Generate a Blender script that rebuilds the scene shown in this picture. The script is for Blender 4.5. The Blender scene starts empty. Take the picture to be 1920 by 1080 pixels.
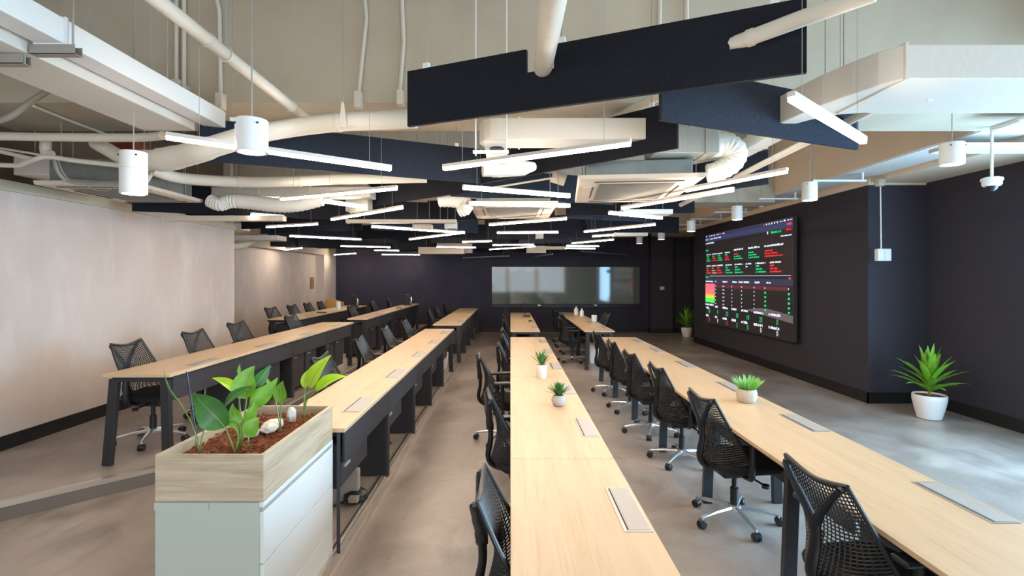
import bpy, bmesh, math, random
from mathutils import Vector, Matrix
random.seed(7)
S = bpy.context.scene
COL = S.collection
F, CX, HZ, HC = 970.0, 957.0, 520.0, 1.75     # focal length in pixels, vanishing point, eye height

# ------------------------------------------------------------------ camera, world, daylight, exposure
cam = bpy.data.cameras.new('camera'); cam.lens = 36 * F / 1920; cam.sensor_width = 36
cam.shift_x = 3 / 1920; cam.shift_y = -20 / 1920; cam.clip_start = .05
co = bpy.data.objects.new('camera', cam); COL.objects.link(co)
co.location = (0, 0, HC); co.rotation_euler = (math.pi / 2, 0, 0); S.camera = co
w = bpy.data.worlds.new('world'); S.world = w; w.use_nodes = True
w.node_tree.nodes['Background'].inputs[0].default_value = (.62, .8, 1, 1)
w.node_tree.nodes['Background'].inputs[1].default_value = 3.0
S.view_settings.view_transform = 'Standard'; S.view_settings.look = 'None'
S.view_settings.gamma = 1; S.view_settings.use_curve_mapping = False
S.view_settings.exposure = 0.40

def area(name, loc, rot, sx, sy, power, color):
    l = bpy.data.lights.new(name, 'AREA'); l.shape = 'RECTANGLE'; l.size = sx; l.size_y = sy
    l.energy = power; l.color = color
    o = bpy.data.objects.new(name, l); COL.objects.link(o); o.location = loc; o.rotation_euler = rot
    return o
# daylight entering by the window in the right wall (beyond the frame) and by the windows behind the camera
area('daylight_right', (5.62, 2.7, 1.6), (0, math.pi / 2, 0), 2.5, 4.2, 430, (.42, .73, 1))
area('daylight_behind', (-.2, -3.05, 1.75), (math.pi / 2, 0, 0), 8.0, 2.1, 105, (1, .95, .87))

# ------------------------------------------------------------------ materials
def mat(name, col, rough=.6, metal=0, spec=.5, noise=None, bump=None, emit=None, coat=0, trans=0, grain=None):
    m = bpy.data.materials.new(name); m.use_nodes = True
    nt = m.node_tree; b = nt.nodes['Principled BSDF']
    b.inputs['Base Color'].default_value = (*col, 1)
    b.inputs['Roughness'].default_value = rough; b.inputs['Metallic'].default_value = metal
    b.inputs['Specular IOR Level'].default_value = spec
    if coat: b.inputs['Coat Weight'].default_value = coat; b.inputs['Coat Roughness'].default_value = .03
    if trans: b.inputs['Transmission Weight'].default_value = trans
    if emit:
        b.inputs['Emission Color'].default_value = (*emit[0], 1); b.inputs['Emission Strength'].default_value = emit[1]
    tc = nt.nodes.new('ShaderNodeTexCoord')
    def nz(scale, detail=4, stretch=None, dist=0):
        n = nt.nodes.new('ShaderNodeTexNoise'); n.inputs['Scale'].default_value = scale
        n.inputs['Detail'].default_value = detail; n.inputs['Distortion'].default_value = dist
        if stretch:
            mp = nt.nodes.new('ShaderNodeMapping'); mp.inputs['Scale'].default_value = stretch
            nt.links.new(tc.outputs['Object'], mp.inputs[0]); nt.links.new(mp.outputs[0], n.inputs[0])
        else: nt.links.new(tc.outputs['Object'], n.inputs[0])
        return n
    if noise:            # list of (scale, color2, low, high, stretch)
        src = None
        for k, (sc, c2, lo, hi, st) in enumerate(noise):
            n = nz(sc, 5, st, .4)
            r = nt.nodes.new('ShaderNodeMapRange'); r.inputs[1].default_value = lo; r.inputs[2].default_value = hi
            nt.links.new(n.outputs[0], r.inputs[0])
            mx = nt.nodes.new('ShaderNodeMix'); mx.data_type = 'RGBA'
            nt.links.new(r.outputs[0], mx.inputs[0])
            if src is None: mx.inputs[6].default_value = (*col, 1)
            else: nt.links.new(src, mx.inputs[6])
            mx.inputs[7].default_value = (*c2, 1); src = mx.outputs[2]
        nt.links.new(src, b.inputs['Base Color'])
    if bump:
        n = nz(bump[0], 3, bump[2] if len(bump) > 2 else None)
        bp = nt.nodes.new('ShaderNodeBump'); bp.inputs['Strength'].default_value = bump[1]; bp.inputs['Distance'].default_value = .01
        nt.links.new(n.outputs[0], bp.inputs['Height']); nt.links.new(bp.outputs[0], b.inputs['Normal'])
    return m

M = {}
M['floor'] = mat('polished_concrete', (.29, .245, .217), .33, noise=[(1.2, (.45, .39, .355), .42, .66, None), (3.2, (.20, .168, .148), .50, .75, (1, .45, 1)), (50, (.44, .385, .34), .55, .9, None)], bump=(60, .05))
M['platform'] = mat('platform_concrete', (.30, .25, .22), .36, noise=[(1.3, (.42, .36, .32), .40, .66, None), (4, (.22, .18, .16), .5, .75, (1, .45, 1))], bump=(60, .05))
M['riser'] = mat('riser_paint', (.16, .135, .12), .5)
M['plaster'] = mat('pink_beige_plaster', (.60, .52, .475), .75, noise=[(.9, (.50, .42, .38), .4, .75, (1, 1, .6)), (5, (.66, .59, .55), .5, .85, (1, 1, .35))], bump=(14, .12))
M['dark_wall'] = mat('charcoal_wallcovering', (.040, .037, .050), .7, spec=.3, noise=[(90, (.052, .049, .064), .4, .7, None)], bump=(180, .15))
M['navy_wall'] = mat('navy_wallcovering', (.026, .026, .050), .65, spec=.3, noise=[(2, (.038, .034, .056), .4, .7, None)], bump=(180, .12))
M['black'] = mat('black_skirting', (.008, .008, .009), .5)
M['ceil'] = mat('beige_ceiling_paint', (.52, .455, .355), .8, noise=[(2.5, (.46, .40, .31), .4, .75, None)], bump=(30, .06))
M['void_shade'] = mat('brown_void_shade', (.11, .085, .06), .9)  # shade of the ceiling voids put into a dark brown colour
M['tan'] = mat('tan_bulkhead_paint', (.82, .68, .53), .8, noise=[(2, (.78, .64, .49), .4, .75, None)], bump=(30, .05))
M['white_soffit'] = mat('white_soffit_paint', (.74, .74, .72), .6)
M['baffle'] = mat('navy_acoustic_felt', (.012, .013, .019), .95, spec=.15, noise=[(140, (.020, .021, .026), .4, .75, None)], bump=(260, .25))
M['baffle_b'] = mat('blue_acoustic_felt', (.018, .023, .036), .95, spec=.15, noise=[(140, (.034, .041, .058), .4, .75, None)], bump=(260, .25))
M['lamp_on'] = mat('lit_diffuser', (1, .95, .88), .5, emit=((1, .82, .64), 62))
M['spot_on'] = mat('lit_downlight', (1, .95, .88), .5, emit=((1, .92, .82), 30))
M['alu'] = mat('white_lamp_body', (.72, .66, .60), .4, metal=.2)
M['wire'] = mat('grey_wire', (.34, .32, .29), .5)
M['wood'] = mat('birch_laminate', (.63, .445, .275), .38, noise=[(2.2, (.69, .505, .325), .35, .7, (5, .45, 1)), (14, (.54, .365, .21), .5, .82, (6, .22, 1))])
M['wood_edge'] = mat('birch_edge_band', (.62, .43, .25), .45)
M['planter_wood'] = mat('pale_oak', (.56, .45, .33), .45, noise=[(3, (.42, .32, .21), .42, .68, (.8, .8, 7)), (9, (.66, .56, .43), .5, .8, (.5, .5, 11))])
M['planter_wood_in'] = mat('pale_oak_inside', (.55, .44, .32), .5, noise=[(3, (.46, .35, .25), .4, .7, (.6, .6, 6))])
M['cab_white'] = mat('white_cabinet_lacquer', (.76, .78, .77), .35)
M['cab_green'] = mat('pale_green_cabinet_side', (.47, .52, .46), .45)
M['desk_black'] = mat('black_desk_steel', (.022, .022, .026), .45)
M['desk_dark'] = mat('charcoal_panel', (.035, .034, .04), .55)
M['grey_flap'] = mat('silver_flap', (.44, .42, .41), .45, metal=.2)
M['grey_frame'] = mat('silver_frame', (.45, .44, .44), .35, metal=.6)
M['chrome'] = mat('chrome', (.80, .81, .84), .2, metal=.75)
M['steel'] = mat('brushed_aluminium', (.68, .63, .58), .34, metal=.8)
M['plastic'] = mat('black_plastic', (.014, .014, .016), .38)
M['web'] = mat('black_elastomer_web', (.022, .022, .024), .42)
M['fabric'] = mat('black_seat_fabric', (.012, .012, .014), .9, bump=(300, .3))
M['white'] = mat('white_plastic', (.80, .80, .79), .4)
M['pipe'] = mat('cream_pipe_paint', (.68, .62, .53), .55, bump=(25, .05))
M['wrap'] = mat('cream_duct_wrap', (.72, .67, .58), .6, bump=(9, .5, (1, 6, 1)))
M['duct'] = mat('white_duct_paint', (.68, .64, .58), .55, bump=(30, .25))
M['silver_duct'] = mat('silver_duct_foil', (.50, .48, .43), .45, metal=.35, bump=(6, .3, (6, 1, 1)))
M['flex'] = mat('flexible_duct_fabric', (.72, .70, .64), .6, bump=(30, .3))
M['unit'] = mat('cream_unit_plastic', (.60, .505, .41), .5)
M['unit_grille'] = mat('grey_grille', (.30, .275, .24), .6)
M['unit_body'] = mat('galvanised_unit_body', (.22, .27, .27), .5, metal=.3, noise=[(4, (.17, .2, .2), .4, .7, None)])
M['unit_body_dark'] = mat('grey_unit_body', (.17, .165, .145), .7, noise=[(9, (.10, .10, .085), .45, .8, None)])
M['grille_dark'] = mat('dark_grille_back', (.07, .062, .05), .7)
M['slot'] = mat('dark_slot', (.05, .04, .03), .8)
M['glass_board'] = mat('glass_board', (.135, .15, .135), .05, spec=.7)
M['pane'] = mat('window_glass', (.85, .95, 1), .02, trans=1)
M['pot_white'] = mat('white_ceramic', (.82, .80, .78), .3)
M['pot_stone'] = mat('stone_pot', (.50, .43, .36), .8, noise=[(40, (.36, .31, .26), .5, .8, None)], bump=(60, .2))
M['pot_grey'] = mat('grey_stone_pot', (.52, .49, .45), .8, noise=[(50, (.40, .37, .33), .5, .8, None)], bump=(60, .2))
M['soil'] = mat('red_brown_soil', (.17, .05, .02), .95, noise=[(40, (.45, .17, .06), .5, .75, None), (90, (.05, .02, .01), .5, .8, None)], bump=(60, .8))
def leafmat(n, c, c2):
    m = mat(n, c, .38, noise=[(12, c2, .4, .75, None)])
    b = m.node_tree.nodes['Principled BSDF']; b.inputs['Subsurface Weight'].default_value = .12
    b.inputs['Subsurface Radius'].default_value = (.01, .02, .004); b.inputs['Subsurface Scale'].default_value = .05
    return m
M['leaf'] = leafmat('green_leaf', (.17, .42, .03), (.28, .58, .05))
M['leaf_dark'] = leafmat('deep_green_leaf', (.035, .15, .028), (.07, .24, .04))
M['leaf_lime'] = leafmat('lime_leaf', (.48, .70, .02), (.38, .62, .03))
M['leaf_succ'] = leafmat('succulent_green', (.05, .17, .04), (.10, .27, .06))
M['leaf_grass'] = leafmat('bright_grass_green', (.20, .48, .08), (.40, .66, .22))
M['stem'] = leafmat('plant_stem', (.20, .30, .06), (.14, .22, .05))
M['rib'] = leafmat('pale_leaf_rib', (.35, .55, .18), (.30, .5, .15))
M['stone'] = mat('white_stone', (.72, .69, .64), .7, noise=[(14, (.5, .42, .34), .5, .8, None)], bump=(20, .4))
M['orange_wood'] = mat('orange_wood', (.62, .36, .14), .5)
M['brown_wood'] = mat('brown_wood', (.30, .16, .08), .5)
M['dark_red'] = mat('dark_red_paint', (.18, .03, .015), .6)
M['screen'] = mat('led_screen_black', (.012, .010, .011), .3, emit=((.10, .075, .075), .16))
def em(n, c, s): M[n] = mat(n, (0, 0, 0), .5, emit=(c, s))
em('e_white', (.85, .85, 1), .95); em('e_green', (.02, .75, .22), .85); em('e_darkgreen', (.0, .12, .05), .5)
em('e_red', (.9, .05, .05), .85); em('e_darkred', (.35, .02, .02), .35); em('e_blue', (.07, .08, .22), .5)
em('e_line', (.62, .62, .9), .75); em('e_grey', (.22, .19, .20), .5); em('e_orange', (1, .35, .12), .9); em('e_panel', (.05, .05, .10), .6)
em('e_maroon', (.16, .035, .045), .6)
def gradient_mat():
    m = bpy.data.materials.new('screen_colour_block'); m.use_nodes = True; nt = m.node_tree
    b = nt.nodes['Principled BSDF']; b.inputs['Base Color'].default_value = (0, 0, 0, 1)
    tc = nt.nodes.new('ShaderNodeTexCoord'); sp = nt.nodes.new('ShaderNodeSeparateXYZ'); cr = nt.nodes.new('ShaderNodeValToRGB')
    nt.links.new(tc.outputs['Generated'], sp.inputs[0]); nt.links.new(sp.outputs[2], cr.inputs[0])
    e = cr.color_ramp.elements; e[0].position = 0; e[0].color = (.06, .85, .12, 1); e[1].position = 1; e[1].color = (.95, .14, .22, 1)
    a = e.new(.22); a.color = (.10, .85, .10, 1); a = e.new(.31); a.color = (.8, .6, .08, 1); a = e.new(.48); a.color = (.95, .20, .16, 1)
    nt.links.new(cr.outputs[0], b.inputs['Emission Color']); b.inputs['Emission Strength'].default_value = .95
    return m
M['e_block'] = gradient_mat()

# ------------------------------------------------------------------ helpers
def at_d(x, y, d): return Vector(((x - CX) * d / F, d, HC + (HZ - y) * d / F))
def at_z(x, y, z):
    d = F * (z - HC) / (HZ - y); return Vector(((x - CX) * d / F, d, z))
def at_x(x, y, X):
    d = F * X / (x - CX); return Vector((X, d, HC + (HZ - y) * d / F))
def tag(o, label=None, cat=None, group=None, kind=None):
    if label: o['label'] = label
    if cat: o['category'] = cat
    if group: o['group'] = group
    if kind: o['kind'] = kind
    return o
def thing(name, loc, label, cat, group=None, rz=0):
    o = bpy.data.objects.new(name, None); o.empty_display_size = .1; COL.objects.link(o)
    o.location = loc; o.rotation_euler = (0, 0, rz)
    return tag(o, label, cat, group)
def frame(dirv, up=Vector((0, 0, 1))):
    t = dirv.normalized()
    if abs(t.dot(up)) > .98: up = Vector((0, 1, 0))
    s = t.cross(up).normalized(); u = s.cross(t).normalized(); return t, s, u
class MB:
    def __init__(s): s.v = []; s.f = []
    def add(s, vs, fs):
        n = len(s.v); s.v += [Vector(v) for v in vs]; s.f += [tuple(i + n for i in f) for f in fs]; return s
    def box(s, x0, x1, y0, y1, z0, z1):
        return s.add([(x0, y0, z0), (x1, y0, z0), (x1, y1, z0), (x0, y1, z0), (x0, y0, z1), (x1, y0, z1), (x1, y1, z1), (x0, y1, z1)],
              [(3, 2, 1, 0), (4, 5, 6, 7), (0, 1, 5, 4), (1, 2, 6, 5), (2, 3, 7, 6), (3, 0, 4, 7)])
    def prism(s, pts, z0, z1):      # plan outline, anticlockwise
        n = len(pts)
        vs = [(p[0], p[1], z0) for p in pts] + [(p[0], p[1], z1) for p in pts]
        return s.add(vs, [tuple(range(n - 1, -1, -1)), tuple(range(n, 2 * n))] + [(i, (i + 1) % n, (i + 1) % n + n, i + n) for i in range(n)])
    def beam(s, a, b, wd, ht, up=Vector((0, 0, 1))):
        a = Vector(a); b = Vector(b); t, sd, u = frame(b - a, up); vs = []
        for p in (a, b):
            for i, j in ((-1, -1), (1, -1), (1, 1), (-1, 1)): vs.append(p + sd * i * wd / 2 + u * j * ht / 2)
        return s.add(vs, [(3, 2, 1, 0), (4, 5, 6, 7), (0, 1, 5, 4), (1, 2, 6, 5), (2, 3, 7, 6), (3, 0, 4, 7)])
    def tube(s, pts, r, n=10, ribs=0, caps=True, flat=1.0):
        pts = [Vector(p) for p in pts]; m = len(pts); rs = r if isinstance(r, (list, tuple)) else [r] * m; vs = []; fs = []
        side = None
        for k in range(m):
            dv = pts[min(k + 1, m - 1)] - pts[max(k - 1, 0)]
            t = dv.normalized()
            if side is None: t, side, u = frame(dv)
            else:
                side = (side - t * side.dot(t)).normalized(); u = side.cross(t).normalized()
            for i in range(n):
                a = 2 * math.pi * i / n; vs.append(pts[k] + side * math.cos(a) * rs[k] + u * math.sin(a) * rs[k] * flat)
        for k in range(m - 1):
            for i in range(n):
                j = (i + 1) % n; fs.append((k * n + i, k * n + j, (k + 1) * n + j, (k + 1) * n + i))
        if caps: fs += [tuple(range(n - 1, -1, -1)), tuple(range((m - 1) * n, m * n))]
        return s.add(vs, fs)
    def lathe(s, c, prof, n=20):
        c = Vector(c); vs = []; fs = []
        for r, z in prof:
            for i in range(n):
                a = 2 * math.pi * i / n; vs.append(c + Vector((r * math.cos(a), r * math.sin(a), z)))
        for k in range(len(prof) - 1):
            for i in range(n):
                j = (i + 1) % n; fs.append((k * n + i, k * n + j, (k + 1) * n + j, (k + 1) * n + i))
        fs += [tuple(range(n - 1, -1, -1)), tuple(range((len(prof) - 1) * n, len(prof) * n))]
        return s.add(vs, fs)
    def build(s, name, m, parent=None, bevel=0, smooth=False, kind=None, label=None, cat=None, group=None, seg=2):
        off = Vector((0, 0, 0))
        if parent is not None:
            q = parent
            while q is not None: off += q.location; q = q.parent
        elif s.v:
            xs = [v.x for v in s.v]; ys = [v.y for v in s.v]; zs = [v.z for v in s.v]
            off = Vector(((min(xs) + max(xs)) / 2, (min(ys) + max(ys)) / 2, min(zs)))
        me = bpy.data.meshes.new(name)
        me.from_pydata([tuple(v - off) for v in s.v], [], s.f)
        bm = bmesh.new(); bm.from_mesh(me)
        bmesh.ops.recalc_face_normals(bm, faces=bm.faces)
        if bevel:
            bmesh.ops.bevel(bm, geom=[e for e in bm.edges if len(e.link_faces) == 2 and e.calc_face_angle(0) > .5], offset=bevel, segments=seg, affect='EDGES', profile=.5)
        bm.to_mesh(me); bm.free()
        if smooth:
            for p in me.polygons: p.use_smooth = True
            try: me.set_sharp_from_angle(angle=.7)
            except Exception: pass
        me.materials.append(M[m] if isinstance(m, str) else m)
        o = bpy.data.objects.new(name, me); COL.objects.link(o)
        if parent is not None: o.parent = parent
        else: o.location = off
        return tag(o, label, cat, group, kind)
def struct(name, mb, m, **k): return mb.build(name, m, kind='structure', **k)
def smoothpath(pts, n=6):
    pts = [Vector(p) for p in pts]; out = []
    P = [pts[0]] + pts + [pts[-1]]
    for i in range(1, len(P) - 2):
        for k in range(n):
            t = k / n; a, b, c, d = P[i - 1], P[i], P[i + 1], P[i + 2]
            out.append(.5 * ((2 * b) + (c - a) * t + (2 * a - 5 * b + 4 * c - d) * t * t + (3 * b - a - 3 * c + d) * t ** 3))
    out.append(pts[-1]); return out
def copy_tree(o, parent=None):
    c = o.copy(); COL.objects.link(c)
    if parent is not None: c.parent = parent
    for ch in KIDS[o.name]: copy_tree(ch, c)
    return c
KIDS = {}
def register(o):
    KIDS[o.name] = list(o.children)
    for ch in o.children: register(ch)
ORD = ['nearest', 'second', 'third', 'fourth', 'fifth', 'sixth', 'seventh', 'eighth', 'ninth', 'tenth', 'eleventh', 'twelfth']

# ------------------------------------------------------------------ room shell
T1, T2 = .12, .24          # the two raised platforms on the left
XT1, XT2 = -1.035, -2.66
YB = 16.6                  # far wall
ZC = 4.2
struct('floor', MB().box(-6.1, 6.0, -3.3, 17.2, -.1, 0), 'floor')
jo = MB()
for y in (2.62, 6.3, 10.2): jo.box(XT1 + .02, 5.7, y, y + .005, 0.0003, .0012)
struct('trim_1', jo, 'riser')
pl1 = MB().prism([(-4.43, -3.2), (XT1, -3.2), (XT1, YB), (-5.83, YB), (-5.83, 8.3), (-4.43, 8.3)], 0, T1)
o = pl1.build('raised_platform', 'platform', kind='structure')
pl2 = MB().prism([(-4.43, 2.36), (XT2, 4.25), (XT2, YB), (-5.83, YB), (-5.83, 8.3), (-4.43, 8.3)], T1, T2)
o = pl2.build('raised_platform', 'platform', kind='structure')
# aluminium nosings along the platform edges
ns = MB()
ns.box(XT1 - .055, XT1 + .008, -1.5, YB - .02, T1 - .001, T1 + .006)
ns.box(XT1 - .048, XT1 - .035, -1.5, YB - .02, T1 + .006, T1 + .010); ns.box(XT1 - .022, XT1 - .008, -1.5, YB - .02, T1 + .006, T1 + .010)
ns.box(XT1, XT1 + .008, -1.5, YB - .02, T1 - .045, T1); struct('trim_15', MB().box(XT1 - .034, XT1 - .023, -1.5, YB - .02, T1 + .0055, T1 + .0075), 'black'); ns.box(XT1, XT1 + .02, -1.5, YB - .02, 0, .03)
struct('trim_2', ns, 'steel')
ns = MB(); ns.box(XT2 - .05, XT2 + .006, 4.25, YB - .02, T2, T2 + .008)
ns.box(XT2, XT2 + .006, 4.25, YB - .02, T2 - .03, T2)
dd = Vector((XT2 + 4.43, 4.25 - 2.36, 0)).normalized(); nn = Vector((dd.y, -dd.x, 0))
a = Vector((-4.43, 2.36, T2 + .004)) - nn * .02; b = Vector((XT2, 4.25, T2 + .004)) - nn * .02
ns.beam(a, b, .05, .008); ns.beam(a + nn * .023 - Vector((0, 0, .018)), b + nn * .023 - Vector((0, 0, .018)), .006, .03)
struct('trim_3', ns, 'steel')
rs = MB(); rs.beam(Vector((-4.43, 2.36, T1 + .045)) + nn * .004, Vector((XT2, 4.25, T1 + .045)) + nn * .004, .006, .088)
rs.box(XT2, XT2 + .004, 4.25, YB - .02, T1, T2 - .03); struct('trim_4', rs, 'riser')

struct('ceiling', MB().box(-6.1, 6.0, -3.3, 17.2, ZC, ZC + .1), 'ceil')
struct('wall_left', MB().box(-4.63, -4.43, -3.3, 8.3, 0, 2.52), 'plaster')
struct('wall_left_upper', MB().box(-4.75, -4.55, -3.3, 8.3, 2.52, ZC), 'void_shade')  # darkness of the void over the wall, painted as its colour
struct('trim_5', MB().box(-4.63, -4.40, -3.3, 8.3, 2.51, 2.60), 'ceil')
struct('wall_left_return', MB().box(-5.9, -4.44, 8.20, 8.29, 0, ZC), 'plaster')
struct('wall_left_rear', MB().box(-6.03, -5.83, 8.3, 17.0, 0, 2.42), 'plaster')
struct('wall_left_rear_upper', MB().box(-5.95, -5.6, 8.3, 17.0, 2.42, ZC), 'ceil')
struct('trim_6', MB().box(-5.83, -5.60, 15.55, YB, T2, 2.42), 'plaster')
struct('wall_back', MB().box(-6.0, 4.42, YB, YB + .2, 0, ZC), 'navy_wall')
struct('wall_back_pier', MB().box(4.42, 5.10, 16.25, YB + .2, 0, ZC), 'dark_wall')
struct('wall_back_recess', MB().box(5.10, 5.9, 16.5, YB + .2, 0, ZC), 'dark_wall')
struct('wall_right', MB().box(4.97, 5.95, 7.19, 14.0, 0, 3.03), 'dark_wall')
struct('wall_right_rear', MB().box(5.75, 5.95, 14.0, 16.6, 0, 3.03), 'dark_wall')
rw = MB().box(5.75, 5.95, 4.95, 7.19, 0, 3.06).box(5.75, 5.95, -3.3, .35, 0, 3.06).box(5.75, 5.95, .35, 4.95, 0, .25).box(5.75, 5.95, .35, 4.95, 2.95, 3.06)
struct('wall_right_front', rw, 'dark_wall')
fw = MB()
for x0, x1 in ((-4.6, -4.25), (-2.35, -2.15), (-.3, -.1), (1.75, 1.95), (3.8, 5.9)): fw.box(x0, x1, -3.3, -3.15, 0, ZC)
for x0, x1 in ((-4.25, -2.35), (-2.15, -.3), (-.1, 1.75), (1.95, 3.8)): fw.box(x0, x1, -3.3, -3.15, 0, .7).box(x0, x1, -3.3, -3.15, 2.8, ZC)
struct('wall_front', fw, 'ceil')
# windows (right wall beside the camera, front wall behind it)
def window(n, x0, x1, y0, y1, z0, z1, axis):
    w_ = bpy.data.objects.new('window_%d' % n, None); COL.objects.link(w_); w_.location = ((x0 + x1) / 2, (y0 + y1) / 2, z0); w_['kind'] = 'structure'
    fr = MB(); t = .05
    if axis == 'x':
        for a_, b_ in ((y0, y0 + t), (y1 - t, y1), ((y0 + y1) / 2 - t / 2, (y0 + y1) / 2 + t / 2)): fr.box(x0, x1, a_, b_, z0, z1)
        fr.box(x0, x1, y0, y1, z0, z0 + t).box(x0, x1, y0, y1, z1 - t, z1)
        pn = MB().box((x0 + x1) / 2 - .004, (x0 + x1) / 2 + .004, y0 + t, y1 - t, z0 + t, z1 - t)
    else:
        fr.box(x0, x0 + t, y0, y1, z0, z1).box(x1 - t, x1, y0, y1, z0, z1).box(x0, x1, y0, y1, z0, z0 + t).box(x0, x1, y0, y1, z1 - t, z1)
        pn = MB().box(x0 + t, x1 - t, (y0 + y1) / 2 - .004, (y0 + y1) / 2 + .004, z0 + t, z1 - t)
    fr.build('window_frame', 'alu', w_); pn.build('pane', 'pane', w_)
window(1, 5.80, 5.90, .35, 4.95, .25, 2.95, 'x')
for k, (x0, x1) in enumerate(((-4.25, -2.35), (-2.15, -.3), (-.1, 1.75), (1.95, 3.8))): window(k + 2, x0, x1, -3.27, -3.2, .7, 2.8, 'y')
# skirtings
def skirt(n, mb): struct(n, mb, 'black')
skirt('baseboard_left', MB().box(-4.43, -4.415, 2.36, 8.18, T2, T2 + .125).box(-4.43, -4.415, -3.1, 2.36, T1, T1 + .125))
skirt('baseboard_left_rear', MB().box(-5.83, -5.815, 8.3, 15.55, T2, T2 + .12))
skirt('baseboard_back', MB().box(XT1 + .02, 4.42, YB - .015, YB, 0, .13).box(4.42, 5.10, 16.235, 16.25, 0, .13).box(4.405, 4.42, 16.235, YB, 0, .13).box(5.1, 5.75, 16.485, 16.5, 0, .13))
skirt('baseboard_back_left', MB().box(-5.6, XT2, YB - .015, YB, T2, T2 + .13).box(XT2, XT1, YB - .015, YB, T1, T1 + .13))
skirt('baseboard_right', MB().box(4.955, 4.97, 7.175, 14.0, 0, .15).box(4.955, 5.75, 7.175, 7.19, 0, .15))
skirt('baseboard_right_front', MB().box(5.735, 5.75, -3.1, 7.175, 0, .15))
# ceiling steps: cross beams, right bulkhead, soffits
struct('trim_7', MB().box(-4.55, 4.4, 4.0, 4.78, 3.1, ZC), 'ceil')
struct('trim_8', MB().box(-4.55, 4.4, 8.6, 9.3, 3.0, ZC), 'ceil')
struct('trim_9', MB().box(-5.6, 4.4, 12.6, 13.3, 3.0, ZC), 'ceil')
bk = MB().box(4.4, 5.95, 5.35, 17.0, 3.13, ZC).box(4.4, 4.5, -3.2, 5.35, 3.13, 3.42).box(4.5, 5.95, -3.2, 5.35, 3.13, 3.16).box(4.56, 5.95, -3.2, 5.35, 3.46, ZC)
struct('trim_10', bk, 'tan')
struct('trim_11', MB().box(4.42, 4.94, -3.1, YB, 3.118, 3.13), 'white_soffit')
struct('trim_12', MB().box(4.95, 5.95, 7.15, 14.0, 3.03, 3.13).box(4.98, 5.95, -3.2, 7.15, 3.055, 3.13), 'tan')
struct('trim_13', MB().box(4.42, 5.95, 14.0, YB, 3.03, 3.13), 'tan')
struct('gap_shade', MB().box(4.51, 4.55, -3.1, 5.33, 3.42, 3.46), 'void_shade')  # added dark strip painting the shade inside the bulkhead gap

# ------------------------------------------------------------------ acoustic baffles
ZBAF, HBAF = 2.60, .31
def baffle(p0, p1, label, zb=ZBAF, h=HBAF, m='baffle', holes=(), group='navy acoustic baffles hung under the ceiling', clips=True, near=False):
    p0 = Vector(p0[:2]).to_3d(); p1 = Vector(p1[:2]).to_3d(); L = (p1 - p0).length; t = (p1 - p0).normalized(); n = Vector((-t.y, t.x, 0)); th = .012
    root = thing('acoustic_baffle', ((p0.x + p1.x) / 2, (p0.y + p1.y) / 2, zb), label, 'ceiling baffle', group)
    ss = sorted({0, L} | {s for hl in holes for s in hl[:2]}); zs = sorted({0, h} | {z for hl in holes for z in hl[2:]})
    pm = MB(); cells = set()
    for i in range(len(ss) - 1):
        for j in range(len(zs) - 1):
            sm, zm = (ss[i] + ss[i + 1]) / 2, (zs[j] + zs[j + 1]) / 2
            if any(a < sm < b and c < zm < d for a, b, c, d in holes): continue
            cells.add((i, j))
    vid = {}
    def V(i, j, k):
        if (i, j, k) not in vid:
            vid[(i, j, k)] = len(pm.v); q = p0 + t * ss[i] + n * (th if k else -th); pm.v.append(Vector((q.x, q.y, zb + zs[j])))
        return vid[(i, j, k)]
    for (i, j) in cells:
        pm.f.append((V(i, j, 0), V(i + 1, j, 0), V(i + 1, j + 1, 0), V(i, j + 1, 0)))
        pm.f.append((V(i, j + 1, 1), V(i + 1, j + 1, 1), V(i + 1, j, 1), V(i, j, 1)))
        for (ni, nj, a, b) in ((i - 1, j, (i, j), (i, j + 1)), (i + 1, j, (i + 1, j), (i + 1, j + 1)), (i, j - 1, (i, j), (i + 1, j)), (i, j + 1, (i, j + 1), (i + 1, j + 1))):
            if (ni, nj) not in cells: pm.f.append((V(*a, 0), V(*b, 0), V(*b, 1), V(*a, 1)))
    pm.build('felt_panel', m, root)
    for fr in (.1, .9) if not near else (.06, .46, .94):
        q = p0 + t * L * fr; zt = zb + h
        top = 3.1 if 4.0 < q.y < 4.78 else (3.0 if 8.6 < q.y < 9.3 or 12.6 < q.y < 13.3 else ZC)
        if clips: MB().beam(q + Vector((0, 0, zt - .035)), q + Vector((0, 0, zt + .03)), .034, .022, up=n).build('clip', 'white', root)
        MB().tube([q + Vector((0, 0, zt + .02)), q + Vector((0, 0, top))], .003 if not near else .004, 5).build('rod', 'wire', root)
    return root
def onp(p0, p1, x, y):     # where pixel (x, y) meets the vertical plane through p0, p1: (distance along, height)
    r = (x - CX) / F; dx, dy = p1[0] - p0[0], p1[1] - p0[1]
    t = (r * p0[1] - p0[0]) / (dx - r * dy); d = p0[1] + t * dy
    return t * math.hypot(dx, dy), HC + (HZ - y) * d / F
def bf(x0, y0, x1, y1, label, z=ZBAF, **k): return baffle(at_z(x0, y0, z), at_z(x1, y1, z), label, zb=z, **k)
a, b = at_z(766, 238, ZBAF), at_z(1512, 137, ZBAF)
s0, z0 = onp(a, b, 988, 138); s1, _ = onp(a, b, 1040, 130); s2, z2 = onp(a, b, 1368, 95); s3, z3 = onp(a, b, 1406, 66)
baffle(a, b, 'largest and nearest dark felt baffle, at top centre, notched around two pipes', near=True,
       holes=((s0, s1, z0 - ZBAF, HBAF), (s2, s3, z2 - ZBAF, z3 - ZBAF)))
bf(1238, 226, 1606, 281, 'blue-grey felt baffle at upper right, pierced by the end of the big white duct', m='baffle_b')
bf(372, 301, 899, 344, 'navy felt baffle at left of centre with the longest lit lamp hanging before it', m='baffle_b')
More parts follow.
